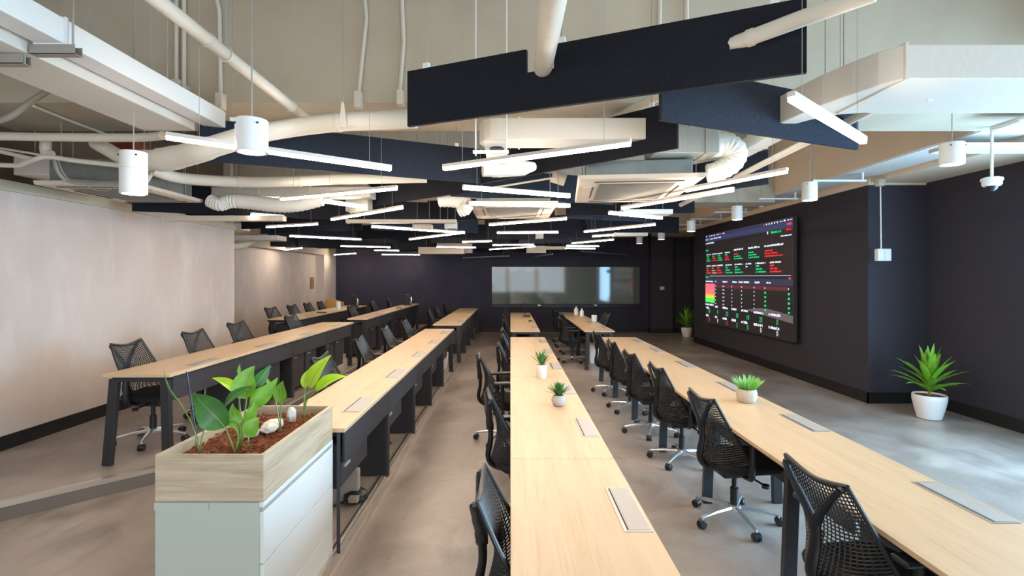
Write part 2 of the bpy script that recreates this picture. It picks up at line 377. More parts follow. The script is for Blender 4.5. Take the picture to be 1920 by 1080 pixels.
bf(903, 345, 1271, 278, 'dark baffle cutting the right end of the square white duct at centre')
bf(248, 396, 560, 408, 'thin-looking black baffle under the left ceiling cassette beside the plaster wall', z=2.47)
bf(660, 392, 900, 357, 'black baffle left of the crumpled white duct elbow', m='baffle')
bf(845, 368, 1150, 384, 'navy baffle above the small middle ceiling cassette', m='baffle_b')
bf(1268, 370, 1441, 345, 'blue baffle beside the right end of the large ceiling cassette', m='baffle_b')
bf(1062, 405, 1302, 399, 'black baffle just under and beyond the large ceiling cassette')
bf(1062, 409, 1222, 417, 'blue-toned baffle right of centre behind the short lamp near the tan bulkhead', m='baffle_b')
bf(452, 430, 640, 421, 'small dark baffle beyond the end of the near plaster wall', z=2.55)
bf(501, 462, 700, 468, 'lowest far-left baffle in front of the rear plaster wall', z=2.47)
rowtxt = ['', '']
for r, (yy, x0, n, stp, zz) in enumerate(((6.9, -3.6, 1, 2.0, ZBAF), (7.7, -2.2, 2, 2.0, ZBAF), (9.7, -3.6, 4, 1.95, ZBAF), (11.3, -4.4, 4, 2.0, ZBAF), (12.3, -3.0, 3, 2.0, 2.56), (14.0, -4.3, 4, 2.0, 2.52), (15.2, -3.3, 3, 2.1, 2.5))):
    for k in range(n):
        cx = x0 + k * stp + .15 * math.sin(3 * r + k); an = math.radians((17 if (r + k) % 2 else -15)); L = 1.95
        c = Vector((cx, yy + .1 * math.cos(2 * k + r), 0)); t = Vector((math.cos(an), math.sin(an), 0))
        baffle(c - t * L / 2, c + t * L / 2, '%s felt baffle from the left in the %s overlapping row of far baffles' % (['leftmost', 'second', 'third', 'fourth'][k], ['nearest', 'second nearest', 'third', 'fourth', 'fifth', 'sixth', 'rearmost'][r]),
               zb=zz, m='baffle' if (r + k) % 3 else 'baffle_b', clips=False)

# ------------------------------------------------------------------ linear lamps
ZL = 2.44
def lamp(x0, y0, x1, y1, label, z=ZL, wd=.03, lit=True):
    a, b = at_z(x0, y0, z), at_z(x1, y1, z)
    root = thing('linear_pendant_lamp', ((a.x + b.x) / 2, (a.y + b.y) / 2, z), label, 'pendant lamp', 'lit linear pendant lamps' if lit else 'unlit linear pendant lamps')
    k = .018
    MB().beam(a + Vector((0, 0, k)), b + Vector((0, 0, k)), wd, .020).build('lamp_body', 'alu' if lit else 'unit_body', root)
    e = (b - a).normalized() * .004
    MB().beam(a + e, b - e, wd - .003, .016).build('diffuser', 'lamp_on' if lit else 'unit_body', root, label='glowing white diffuser' if lit else None)
    for f in (.12, .88):
        q = a.lerp(b, f)
        top = 3.1 if 4.0 < q.y < 4.78 else (3.0 if 8.6 < q.y < 9.3 or 12.6 < q.y < 13.3 else ZC)
        MB().tube([q + Vector((0, 0, .03)), (q.x, q.y, top)], .0014, 4).build('suspension_wire', 'wire', root)
for a in [
 (310, 258, 733, 318, 'longest lit linear lamp, at left, crossing the near white can downlight'),
 (832, 317, 1183, 270, 'lit linear lamp at centre sloping up to the right under the square white duct'),
 (1483, 185, 1620, 267, 'short bright lamp at upper right slanting down across the blue-grey baffle'),
 (527, 374, 744, 354, 'lit lamp in front of the ribbed flexible duct at left'),
 (868, 353, 1068, 369, 'lit lamp above the middle cassette, its right end touching the big cassette'),
 (622, 412, 754, 390, 'steeply rising lit lamp left of the crumpled duct elbow'),
 (880, 383, 1069, 387, 'nearly level lit lamp crossing the top edge of the middle cassette'),
 (1286, 358, 1476, 322, 'lit lamp rising right, upper of two parallel lamps beside the tan bulkhead'),
 (1166, 391, 1375, 357, 'lit lamp rising right, lower of two parallel lamps beside the tan bulkhead'),
 (1142, 400, 1241, 410, 'short lit lamp falling to the right below the big cassette'),
 (1096, 435, 1228, 421.5, 'lit lamp rising right below the short falling lamp near the right bulkhead'),
 (500, 426, 595, 420.5, 'short lit lamp near the end of the close plaster wall'),
 (543, 443, 677, 449.4, 'lit lamp falling right at left, before a black baffle'),
 (697, 425.5, 871, 437, 'upper arm of the pair of lamps meeting in a sideways V left of centre'),
 (768, 449, 870, 436.5, 'lower arm of the pair of lamps meeting in a sideways V left of centre'),
 (918, 422, 1062, 410.6, 'lit lamp rising right just below the middle cassette'),
 (932, 437, 1047, 436, 'level lit lamp at centre above the glass board'),
 (470, 403, 532, 407.8, 'short lit lamp under the thin black baffle by the left wall'),
 (521, 470, 566, 465, 'tiny far lamp at far left before the rear plaster wall'),
 (639, 461.6, 732, 464, 'far lit lamp above the dark wall, left part, falling slightly'),
 (627, 478, 667, 475, 'lowest tiny lamp near the far left corner of the dark wall'),
 (702, 469.5, 748, 470, 'short far lamp right of the far left pair'),
 (716, 477.5, 787, 478, 'thin far lamp lying lowest, left of the beige far duct'),
 (924, 460, 1001, 459, 'far level lamp above the left half of the glass board'),
 (918, 468, 1003, 462.5, 'far lamp rising right, directly above the glass board'),
 (867, 454, 922, 452.5, 'small far lamp left of the glass board edge, upper'),
 (1062, 461, 1123, 461.8, 'upper of two stacked level far lamps over the glass board'),
 (1060, 465.5, 1116, 466.3, 'lower of two stacked level far lamps over the glass board'),
 (1073, 456.5, 1150, 449.5, 'far lamp rising right toward the rear can downlights'),
 (819, 463, 892, 464.4, 'far lamp beside the beige far duct above the back wall'),
 (1111, 443.5, 1150, 441, 'very short far lamp under the lamp rising near the right bulkhead'),
 (607, 378.6, 687, 390, 'thin lit lamp falling right between duct and steep lamp at left'),
 (1200, 386.5, 1209, 386, '') ]:
    if a[4]: lamp(*a)
for a in [(868, 484, 955, 480.5, 'unlit slim lamp rail rising right before the back wall'), (1090, 472, 1180, 479, 'unlit slim lamp rail falling right before the back wall'),
          (1001, 482, 1036, 477, 'short unlit lamp rail over the glass board')]:
    lamp(*a, z=2.36 if a[1] > 478 else ZL, lit=False)

# ------------------------------------------------------------------ can downlights
def can(x, y, d, r, h, label, seam=None, zt=None):
    c = at_d(x, y, d)
    root = thing('can_downlight', c, label, 'downlight', 'white can downlights')
    MB().lathe(c, [(r - .012, .012), (r - .012, 0), (r, 0), (r, h), (r - .006, h + .004), (.01, h + .004)], 24).build('housing', 'white', root, smooth=True)
    MB().lathe(c, [(.001, .007), (r - .013, .007), (r - .013, .011), (.001, .011)], 24).build('lamp_lens', 'spot_on', root)
    if seam: MB().lathe(c, [(r, seam), (r + .003, seam), (r + .003, seam + .006), (r, seam + .006)], 24).build('collar', 'alu', root)
    top = zt or (3.1 if 4.0 < c.y < 4.78 else ZC)
    MB().tube([c + Vector((0, 0, h)), (c.x, c.y, top)], .004, 6).build('rod', 'wire', root)
    for sx in (-1, 1): MB().lathe(c + Vector((sx * r * .72, -r * .72, h - .03)), [(.001, 0), (.006, .0), (.006, .008), (.001, .008)], 8).build('screw', 'slot', root)
    return c
can(472, 286, 2.55, .075, .158, 'near white can downlight hanging before the longest lamp')
can(250.5, 364, 3.23, .075, .26, 'tall two-part white can downlight at left under the bulging duct', seam=.155)
for k, (x, y, lb) in enumerate(((1785, 309, 'large white can downlight at far right next to the dome camera'), (1518, 376, 'white can downlight before the tan bulkhead above the screen wall'), (1382, 412, 'white can downlight above the left edge of the big screen'),
                (1296, 434, 'white can downlight left of the one above the big screen'), (1240, 449, 'small white can downlight near the end of the bulkhead'), (1199, 457, 'farthest and smallest white can downlight'))):
    d = F * .9 / (HZ - y); can(x, y, d, .082, .21 if k else .17, lb, zt=ZC if (x - CX) * d / F < 4.38 else 3.118)

# ------------------------------------------------------------------ ducts and pipes
def pipe(name, pts, r, label, cat='pipe', m='pipe', sm=0, n=10, group=None, bands=(), **k):
    p = smoothpath(pts, sm) if sm else [Vector(q) for q in pts]
    if bands:
        root = thing(name, p[0], label, cat, group); MB().tube(p, r, n, **k).build('pipe_run', m, root, smooth=True)
        for f in bands:
            i = min(len(p) - 2, int(f * (len(p) - 1))); q = p[i].lerp(p[i + 1], f * (len(p) - 1) - i); t = (p[i + 1] - p[i]).normalized()
            rr = (r if not isinstance(r, list) else r[i]) + .004
            MB().tube([q - t * .012, q + t * .012], rr, n).build('clamp', 'pipe', root)
        return root
    return MB().tube(p, r, n, **k).build(name, m, smooth=True, label=label, cat=cat, group=group)
def duct(name, x0, x1, y0, y1, z0, z1, label, m='duct', seams=(), axis='y', bevel=.006):
    root = thing(name, ((x0 + x1) / 2, (y0 + y1) / 2, z0), label, 'air duct')
    MB().box(x0, x1, y0, y1, z0, z1).build('casing', m, root, bevel=bevel)
    for xx in (x0 + .12 * (x1 - x0), x1 - .12 * (x1 - x0)):
        yy = (y0 + y1) / 2 if y1 - y0 < 1 else 3.2
        MB().tube([(xx, yy, z1 - .005), (xx, yy, ZC if not 4.0 < yy < 4.78 else 3.1)], .004, 5).build('rod', 'wire', root)
    for s in seams:
        if axis == 'y': MB().box(x0 - .006, x1 + .006, s - .01, s + .01, z0 - .006, z1 + .006).build('flange', m, root)
        else: MB().box(s - .01, s + .01, y0 - .006, y1 + .006, z0 - .006, z1 + .006).build('flange', m, root)
    return root
duct('cable_duct', -2.245, -2.107, -1.0, 3.83, 2.855, 2.975, 'upper of two long white ducts at upper left running away from the camera', m='white', seams=(2.45,))
duct('cable_duct', -2.65, -2.28, -1.0, 3.74, 2.81, 2.925, 'lower wider white duct at upper left, beside the narrow upper one', m='duct', seams=())
def strut(x0, x1, d, z, xr, label):
    root = thing('strut_channel', ((x0 + x1) / 2, d, z), label, 'support bracket', 'strut channels under the left ducts')
    MB().box(x0, x1, d, d + .003, z - .045, z).box(x0, x1, d, d + .045, z - .045, z - .042).box(x0 + .0, x1, d + .042, d + .045, z - .045, z - .0).build('channel', 'unit_grille', root)
    MB().tube([(xr, d + .02, z - .042), (xr, d + .02, ZC)], .005, 6).build('rod', 'wire', root)
strut(-2.27, -2.055, 2.44, 2.85, -2.08, 'grey strut channel under the narrow upper white duct')
strut(-2.72, -2.30, 2.44, 2.805, -2.31, 'grey strut channel under the wider white duct, at the left edge')
# long round pipe running away beside them, with a ring hanger
p = pipe('ceiling_pipe', [(-1.54, -1, 2.965), (-1.535, 2.2, 2.955), (-1.53, 3.98, 2.945)], .034, 'long straight cream pipe at upper left slanting down to the cross beam', bands=(.62, .9), n=14)
root = thing('pipe_hanger', (-1.532, 2.78, 2.99), 'ring hanger holding the long cream pipe', 'pipe hanger')
MB().tube([(-1.532 + .04 * math.cos(t), 2.78, 2.95 + .04 * math.sin(t)) for t in [i * math.pi / 8 for i in range(17)]], .004, 6, caps=False).build('ring', 'alu', root)
MB().tube([(-1.532, 2.78, 2.99), (-1.532, 2.78, ZC)], .005, 6).build('rod', 'wire', root)
# wrapped round duct left of the biggest baffle
W = [at_d(780, 223, 3.55), at_d(700, 226, 3.6), at_d(640, 229, 3.62), at_d(560, 238, 3.7), at_d(480, 252, 3.62), at_d(400, 275, 3.6), at_d(340, 293, 3.7), at_d(300, 300, 3.75), at_d(262, 300, 3.8)]
pipe('wrapped_duct', W, [.064] * 25 + [.072] * 6 + [.08] * 6 + [.085] * 6 + [.075] * 5 + [.06], 'cream wrapped round duct swelling toward the tall can downlight', 'air duct', 'wrap', sm=6, n=16, bands=(.26,))
pipe('wrapped_duct', [at_z(1018, 132, 2.8), at_z(1030, 48, 2.8), (.165, .8, 2.8)], [.045, .052, .052], 'cream wrapped pipe coming down the top centre into the notch of the largest baffle', 'pipe', 'wrap', sm=8 if False else 0, n=16)
pipe('ceiling_pipe', [at_z(1372, 84, 2.775), at_z(1500, 36, 2.775), at_z(1640, -14, 2.775)], .033, 'cream pipe at top right passing through the square hole of the largest baffle', n=14, bands=(.15,))
pipe('ceiling_pipe', [(2.22, 2.72, 2.70), (2.22, 2.78, 2.74), (2.20, 2.95, 2.765), (2.19, 3.4, 2.76), (2.14, 6.5, 2.66)], .026, 'cream pipe with elbow below the big right duct running away along the bulkhead', sm=4, n=12)
pipe('ceiling_pipe', [(3.3, 1.2, 3.05), (4.3, 3.3, 3.05)], .03, 'cream pipe in the top right corner above the big duct', n=12)
# big square duct with bend, right
fp = [(1.64, 3.17), (1.665, 3.0), (1.70, 2.82), (1.75, 2.65), (1.80, 2.53), (1.87, 2.45), (5.7, 2.45), (5.7, 2.95), (2.35, 2.97), (2.15, 2.98), (2.02, 2.96), (1.90, 2.99), (1.80, 3.08), (1.75, 3.17)]
root = thing('air_duct', (3, 2.7, 2.69), 'large white square duct at right bending away toward the blue-grey baffle', 'air duct')
MB().prism(fp, 2.69, 2.855).build('casing', 'duct', root, bevel=.006)
MB().box(1.865, 1.88, 2.44, 2.96, 2.684, 2.862).build('flange', 'duct', root)
# centre square duct D2 with neck
root = thing('air_duct', (.35, 3.67, 2.70), 'square cream duct at centre with a rounded left end', 'air duct')
arc = [(-.09 + .13 * math.cos(t), 3.68 + .13 * math.sin(t)) for t in [math.pi / 2 + i * math.pi / 8 for i in range(9)]]
MB().prism([(.93, 3.55), (.93, 3.81)] + arc, 2.70, 2.845).build('casing', 'duct', root, bevel=.004)
MB().box(.055, .07, 3.544, 3.816, 2.694, 2.851).build('flange', 'duct', root)
MB().box(-.004, .0, 3.546, 3.814, 2.696, 2.849).build('flange', 'duct', root)
nk = MB(); q0 = [(-.19, 3.60, 2.70), (-.03, 3.60, 2.70), (-.03, 3.76, 2.70), (-.19, 3.76, 2.70), (-.16, 3.62, 2.55), (-.04, 3.62, 2.55), (-.04, 3.74, 2.55), (-.16, 3.74, 2.55)]
nk.add(q0, [(3, 2, 1, 0), (4, 5, 6, 7), (0, 1, 5, 4), (1, 2, 6, 5), (2, 3, 7, 6), (3, 0, 4, 7)]); nk.build('neck', 'duct', root)
pipe('flexible_duct', [at_d(905, 318, 3.7), at_d(930, 318, 3.72), at_d(970, 316, 3.74), at_d(1002, 312, 3.8)], [.05] * 5 + [.055] * 10 + [.045, .04, .035, .03], 'white flexible duct under the centre square duct', 'air duct', 'flex', sm=6, n=14)
pipe('ceiling_pipe', [at_z(1140, 229, 3.03), at_z(1240, 178, 3.03)], .035, 'cream pipe slanting below the cross beam behind the largest baffle', n=12)
pipe('ceiling_pipe', [at_z(1212, 221, 3.0), at_z(1262, 172, 3.0)], .022, 'thinner cream pipe beside it, just left of the blue-grey baffle', n=10)
duct('air_duct', 1.93, 2.08, 3.62, 4.7, 2.80, 2.90, 'narrow cream duct passing right of the crumpled elbow', seams=(4.2,))
root = thing('trapeze_support', at_d(920, 286, 3.5), 'small white trapeze bar under the centre duct, carrying a black cable bundle', 'support bracket')
MB().beam(at_d(887, 285, 3.5), at_d(954, 285, 3.5), .03, .018).build('bar', 'white', root)
for x in (892, 950): MB().tube([at_d(x, 292, 3.5), (at_d(x, 292, 3.5).x, 3.5, ZC)], .005, 6).build('rod', 'white', root)
MB().tube(smoothpath([at_d(918, 280, 3.5), at_d(925, 278.5, 3.5), at_d(938, 278.5, 3.5), at_d(945, 281, 3.5)], 3), [.005, .010, .013, .014, .014, .014, .014, .012, .009, .005], 10).build('cable_bundle', 'plastic', root, smooth=True)
# duct behind the blue-grey baffle, ending in a crumpled elbow to the big cassette
duct('air_duct', 1.10, 1.60, 3.95, 4.25, 2.70, 2.90, 'cream duct behind the two right baffles', m='silver_duct', seams=(1.5,), axis='x')
e = smoothpath([(1.58, 4.1, 2.80), (1.70, 4.1, 2.80), (1.78, 4.1, 2.74), (1.76, 4.12, 2.66), (1.66, 4.14, 2.60), (1.58, 4.16, 2.585)], 6)
pipe('flexible_duct', e, [.10 + .008 * (i % 2) - .001 * i for i in range(len(e))], 'crumpled white flexible elbow dropping to the big cassette', 'air duct', 'flex', n=16)
# left group
pipe('wrapped_duct', [at_d(285, 318, 4.5), at_d(340, 334, 4.7), at_d(450, 341, 4.85), at_d(545, 340, 4.85), at_d(640, 336, 4.9), at_d(800, 333, 5.0)], .05, 'taped cream pipe running level above the silver duct at left', 'pipe', 'wrap', sm=5, n=14, bands=(.4, .64))
duct('air_duct', at_d(383, 0, 5.3).x, at_d(693, 0, 5.4).x, 5.42, 5.66, 2.60, 2.70, 'flat silvery duct at left behind the taped pipe', m='silver_duct', seams=(-2.65, -2.1), axis='x')
fl = smoothpath([at_d(392, 376, 5.35), at_d(412, 383, 5.35), at_d(432, 377, 5.38), at_d(470, 379, 5.4), at_d(520, 385, 5.4), at_d(560, 384, 5.4), at_d(605, 374, 5.42)], 10)
pipe('flexible_duct', fl, [.060 + (.007 if i % 2 else 0) + .012 * math.sin(math.pi * i / len(fl)) for i in range(len(fl))], 'ribbed flexible duct sagging below the silvery duct at left', 'air duct', 'flex', n=14)
pipe('ceiling_pipe', [(-4.5, 4.02, 2.86), (-3.6, 4.02, 2.84), (-2.9, 4.0, 2.83), (-2.62, 3.9, 2.82)], .033, 'level cream pipe at left reaching the start of the longest lamp', sm=3, n=12)
pipe('ceiling_pipe', [at_d(-30, 308, 4.2), at_d(30, 310, 4.2), at_d(48, 305, 4.15), at_d(70, 297, 4.1), at_d(92, 294, 4.1), at_d(140, 301, 4.1), at_d(232, 311, 4.1)], .019, 'thin wavy cream pipe at left edge', sm=5, n=10)
pipe('conduit', [at_d(-30, 273, 4.35), at_d(80, 291, 4.35)], .010, 'upper thin sloping conduit at the left edge', 'pipe')
pipe('conduit', [at_d(-30, 277, 4.3), at_d(62, 298, 4.3)], .018, 'thicker sloping conduit at the left edge', 'pipe')
pipe('ceiling_pipe', [at_d(86, 262, 4.25), at_d(86, 285, 4.25), at_d(96, 291, 4.25)], .040, 'short vertical cream pipe dropping behind the level pipe at left', sm=3, n=12)
pipe('conduit', [at_d(101, 296, 4.2), at_d(106, 316, 4.2), at_d(114, 330, 4.22), at_d(128, 340, 4.25), at_d(160, 344, 4.25), at_d(228, 345, 4.25)], .014, 'curved grey conduit above the left cassette, outer one', 'pipe', 'unit_grille', sm=4)
pipe('conduit', [at_d(108, 296, 4.24), at_d(112, 312, 4.24), at_d(121, 328, 4.26), at_d(138, 338, 4.3), at_d(226, 342, 4.3)], .009, 'curved grey conduit above the left cassette, inner one', 'pipe', 'unit_grille', sm=4)
pipe('loose_cable', [at_d(160, 344, 4.2), at_d(172, 354, 4.2), at_d(190, 358, 4.2), at_d(208, 355, 4.2), at_d(226, 345, 4.2)], .004, 'drooping grey cable above the left cassette', 'cable', 'unit_grille', sm=4)
pipe('wrapped_duct', [at_d(180, 268, 4.3), at_d(215, 288, 4.2), at_d(245, 305, 4.1), at_d(262, 306, 4.0)], .055, 'wrapped pipe sloping down to the tall can downlight from the left', 'pipe', 'wrap', sm=4, n=14)
pipe('conduit', [at_d(-20, 232, 3.6), at_d(20, 218, 3.6), at_d(50, 196, 3.65), at_d(90, 170, 3.7)], .022, 'grey corrugated hose curving up at the left edge', 'pipe', 'unit_grille', sm=5)
pipe('conduit', [at_z(62, 198, 3.085), at_z(120, 222, 3.085), at_z(202, 253, 3.085)], .012, 'thin straight conduit running under the cross beam at left', 'pipe')
pipe('conduit', [at_d(287, 322, 4.5), at_d(269, 350, 4.5)], .016, 'short stub pipe between taped pipe and left cassette', 'pipe')
root = thing('roof_box', at_d(225, 283, 4.6), 'dark red box glimpsed above the tall can downlight', 'junction box')
MB().box(at_d(205, 0, 4.6).x, at_d(248, 0, 4.6).x, 4.6, 4.8, 2.87, 2.97).build('box_body', 'dark_red', root, bevel=.004)
duct('air_duct', -4.42, -3.96, 4.6, 4.9, 2.66, 2.82, 'cream duct at the left edge under the cross beam', m='duct')
# conduits on the cross beam face
def conduit(pts, bx, by0, by1, wd, label):
    P = [at_d(x, y, 3.975) for x, y in pts]; root = thing('wall_conduit', at_d(bx, by1, 3.96), label, 'conduit', 'conduits on the cross beam')
    MB().tube(P, .016, 8).build('conduit_pipe', 'pipe', root, smooth=True)
    a, b = at_d(bx, by1, 3.96), at_d(bx, by0, 3.96)
    MB().box(a.x - wd, a.x + wd, 3.93, 4.0, a.z, b.z).build('junction_box', 'pipe', root, bevel=.006)
conduit([(331, -60), (331, 155)], 332, 150, 181, .03, 'leftmost conduit with box on the cross beam')
conduit([(345, -60), (345, 165)], 349, 161, 184, .016, 'second conduit on the cross beam, close beside the leftmost')
conduit([(398, -40), (411, 20), (414, 175)], 413, 175, 205, .028, 'bent conduit with box just left of the long slanting pipe')
conduit([(680, -40), (687, 35), (673, 172)], 672, 172, 202, .028, 'kinked conduit with box right of the thin lamp rod')
conduit([(752, -40), (757, 80), (750, 172)], 751, 170, 198, .026, 'conduit with box touching the left end of the largest baffle')
conduit([(1238, -40), (1236, 140)], 1236, 120, 150, .02, 'conduit behind the largest baffle, right of centre')
conduit([(1288, -40), (1288, 140)], 1288, 120, 150, .016, 'rightmost conduit behind the largest baffle')
# bracket on left end above W1
root = thing('pipe_hanger', at_d(643, 205, 3.6), 'cream triangular hanger over the wrapped round duct', 'pipe hanger')
MB().prism([(0, 0), (1, 0), (1, 1)], 0, 1) if False else None
c = at_d(643, 225, 3.52)
MB().add([c + Vector(v) for v in ((-.025, 0, -.05), (.025, 0, -.05), (.004, 0, .12), (-.012, 0, .12), (-.025, .012, -.05), (.025, .012, -.05), (.004, .012, .12), (-.012, .012, .12))], [(0, 1, 2, 3), (7, 6, 5, 4), (0, 4, 5, 1), (1, 5, 6, 2), (2, 6, 7, 3), (3, 7, 4, 0)]).build('strap', 'pipe', root)
MB().tube([c + Vector((0, .006, .1)), (c.x, 3.526, ZC)], .004, 6).build('rod', 'wire', root)
# far duct pieces glimpsed between the baffles
def slab(x0, y0, x1, y1, d, dep, label, m='duct', name='air_duct'):
    a, b = at_d(x0, y1, d), at_d(x1, y0, d)
    root = thing(name, ((a.x + b.x) / 2, d, a.z), label, 'air duct')
    MB().box(a.x, b.x, d, d + dep, a.z, b.z).build('casing', m, root, bevel=.004)
    for xx in (a.x + .15 * (b.x - a.x), b.x - .15 * (b.x - a.x)): MB().tube([(xx, d + dep / 2, b.z - .004), (xx, d + dep / 2, 3.0 if 8.6 < d + dep / 2 < 9.3 or 12.6 < d + dep / 2 < 13.3 else ZC)], .003, 5).build('rod', 'wire', root)
    MB().box(a.x - .01, a.x, d - .006, d + dep + .006, a.z - .006, b.z + .006).build('flange', m, root)
slab(650, 411, 855, 417.5, 6.9, .12, 'slim cream duct running level left of the middle cassette', 'unit')
slab(775, 420, 808, 429, 7.4, .2, 'small boxy cream duct under the slim level duct', 'unit')
slab(835, 414, 855, 428, 7.2, .2, 'short cream duct stub right of the slim level duct', 'duct')
slab(820, 456, 885, 474, 13.6, .4, 'beige far duct above the back wall, left of the glass board', 'unit')
slab(785, 463, 870, 476, 13.0, .3, 'broad beige far duct over the left half of the back wall', 'unit')
slab(988, 461, 1024, 474, 13.8, .3, 'beige far duct above the left half of the glass board', 'unit')
slab(1024, 462, 1062, 468, 13.8, .2, 'slim beige far duct joining the stacked far lamps', 'unit')
slab(1006, 430, 1019, 447, 10.4, .2, 'small pale box between far lamps above centre', 'duct')
slab(433, 441, 520, 450, 9.6, .4, 'cream duct over the rear plaster wall', 'duct')
slab(433, 418, 452, 431, 8.6, .3, 'cream duct piece at the corner of the near plaster wall', 'duct')
slab(305, 404, 530, 414, 5.75, .1, 'cream rail running level at the top of the near plaster wall', 'unit', 'ceiling_rail')
slab(650, 345, 690, 395, 5.9, .2, 'silvery duct end behind the lamp at left of centre', 'silver_duct')
slab(1170, 392, 1262, 401, 6.55, .25, 'pale flat duct right of centre under the pair of parallel lamps', 'duct')
slab(1155, 436, 1215, 442, 9.9, .3, 'pale flat duct near the end of the tan bulkhead', 'duct')
pipe('ceiling_pipe', [at_d(433, 462, 10.0), at_d(455, 460, 10.2), at_d(480, 448, 10.6), at_d(500, 444, 11)], .07, 'curving cream pipe over the rear plaster wall', sm=4, n=12)
e = smoothpath([at_d(822, 378, 5.62), at_d(845, 375, 5.62), at_d(868, 378, 5.64), at_d(872, 390, 5.66), at_d(860, 396, 5.68)], 6)
pipe('flexible_duct', e, [.055 + .008 * (i % 2) + .028 * math.sin(math.pi * i / len(e)) for i in range(len(e))], 'crumpled white duct elbow left of the middle cassette', 'air duct', 'flex', n=16)
pipe('ceiling_pipe', [at_d(905, 355, 4.95), at_d(1040, 333, 4.95)], .010, 'slim rail rising right behind the lamp above the middle cassette', 'pipe')
e = [at_d(1035, 330, 5.1), at_d(1060, 338, 5.1)]
pipe('wrapped_duct', e, .06, 'short cream wrapped pipe end left of the big cassette', 'pipe', 'wrap', n=14)

# ------------------------------------------------------------------ ceiling cassettes
def cassette(cx, cy, z, wd, ln, rot, label, body='unit_body', bodyh=.2):
    R = Matrix.Rotation(rot, 3, 'Z'); c = Vector((cx, cy, z))
    root = thing('ceiling_cassette', c, label, 'air conditioner')
    def bx(mb, x0, x1, y0, y1, z0, z1):
        n = len(mb.v); mb.box(x0, x1, y0, y1, z0, z1)
        for i in range(n, len(mb.v)): mb.v[i] = c + R @ mb.v[i]
        return mb
    p = MB(); vs = []
    for s, zz in ((1.0, .035), (.985, .0)):
        for i, j in ((-1, -1), (1, -1), (1, 1), (-1, 1)): vs.append(c + R @ Vector((i * wd / 2 * s, j * ln / 2 * s, zz)))
    p.add(vs, [(0, 1, 2, 3), (7, 6, 5, 4), (0, 4, 5, 1), (1, 5, 6, 2), (2, 6, 7, 3), (3, 7, 4, 0)])
    p.build('panel', 'unit', root, bevel=.006)
    gr = MB(); n = 34
    gx, gy = wd * .31, ln * .34
    bx(gr, -gx, gx, -gy, gy, -.004, 0.001); gr.build('grille', 'grille_dark', root)
    sl = MB()
    for k in range(n): y = -gy + (k + .5) * 2 * gy / n; bx(sl, -gx, gx, y - .003, y + .003, -.0050, -.0041)
    sl.build('grille_slats', 'unit_grille', root, kind='stuff')
    bx(MB(), -gx - .012, gx + .012, -gy - .03, -gy - .02, -.007, 0).build('grille_frame', 'unit', root)
    for s in (-1, 1):
        bx(MB(), min(s * wd * .37, s * wd * .45), max(s * wd * .37, s * wd * .45), -ln * .22, ln * .22, -.006, 0).build('louvre', 'unit', root)
        bx(MB(), min(s * wd * .355, s * wd * .368), max(s * wd * .355, s * wd * .368), -ln * .22, ln * .22, -.007, 0).build('air_slot', 'slot', root)
        bx(MB(), -wd * .36, wd * .36, s * ln * .405, s * ln * .405 + .008, -.006, 0).build('air_slot', 'slot', root)
    bx(MB(), -wd * .42, wd * .42, -ln * .42, ln * .42, .035, .035 + bodyh).build('unit_body', body, root, bevel=.008)
    for i in (-1, 1):
        for j in (-1, 1):
            q = c + R @ Vector((i * wd * .43, j * ln * .29, 0)); MB().tube([q + Vector((0, 0, .03)), (q.x, q.y, 3.1 if 4.0 < q.y < 4.78 else ZC)], .005, 6).build('rod', 'wire', root)
cassette(1.085, 4.66, 2.52, .98, 1.30, math.radians(-6), 'large cream ceiling cassette right of centre', bodyh=.13)
cassette(.03, 6.12, 2.52, .95, 1.36, 0, 'middle cream ceiling cassette at centre', bodyh=.05)
cassette(-3.57, 4.82, 2.52, .82, 1.04, math.radians(2), 'cream ceiling cassette at left above the plaster wall', body='unit_body_dark')

# white rails on the soffit above the screen
for k, (d, x0, x1) in enumerate(((6.75, 3.95, 4.65), (8.3, 4.0, 4.62), (9.2, 4.05, 4.5), (10.0, 3.95, 4.6), (11.2, 3.9, 4.6), (12.4, 3.9, 4.6))):
    root = thing('soffit_rail', ((x0 + x1) / 2, d, 3.0), '%s white rail bracketed off the tan bulkhead, counted from the camera' % ORD[k], 'ceiling rail', 'white rails along the tan bulkhead')
    MB().box(x0, x1, d, d + .05, 3.0, 3.025).build('rail', 'white', root)
    MB().box(x1 - .05, x1 - .03, d + .01, d + .04, 3.02, 3.12).build('bracket', 'white', root)
    MB().tube([(x0 + .03, d + .025, 3.02), (x0 + .03, d + .025, ZC)], .004, 5).build('rod', 'wire', root)
root = thing('cable_tray', (4.6, 4.0, 2.98), 'wide white cable tray with a rounded end at the right edge below the tan bulkhead', 'cable tray')
MB().box(4.02, 5.7, 4.02, 4.34, 2.965, 3.02).build('tray', 'white_soffit', root, bevel=.01)
MB().tube([(4.04, 4.03, 3.0), (4.00, 4.06, 2.985), (3.99, 4.18, 2.975), (4.00, 4.30, 2.985)], .018, 8).build('rounded_end', 'white', root)
MB().tube([(4.1, 4.1, 3.0), (4.1, 4.1, ZC)], .006, 6).build('rod', 'wire', root)
MB().box(4.2, 5.7, 4.9, 5.2, 2.99, 3.03).build('cable_tray', 'white_soffit', bevel=.006, label='second white cable tray farther along under the tan bulkhead, by the dome camera', cat='cable tray')

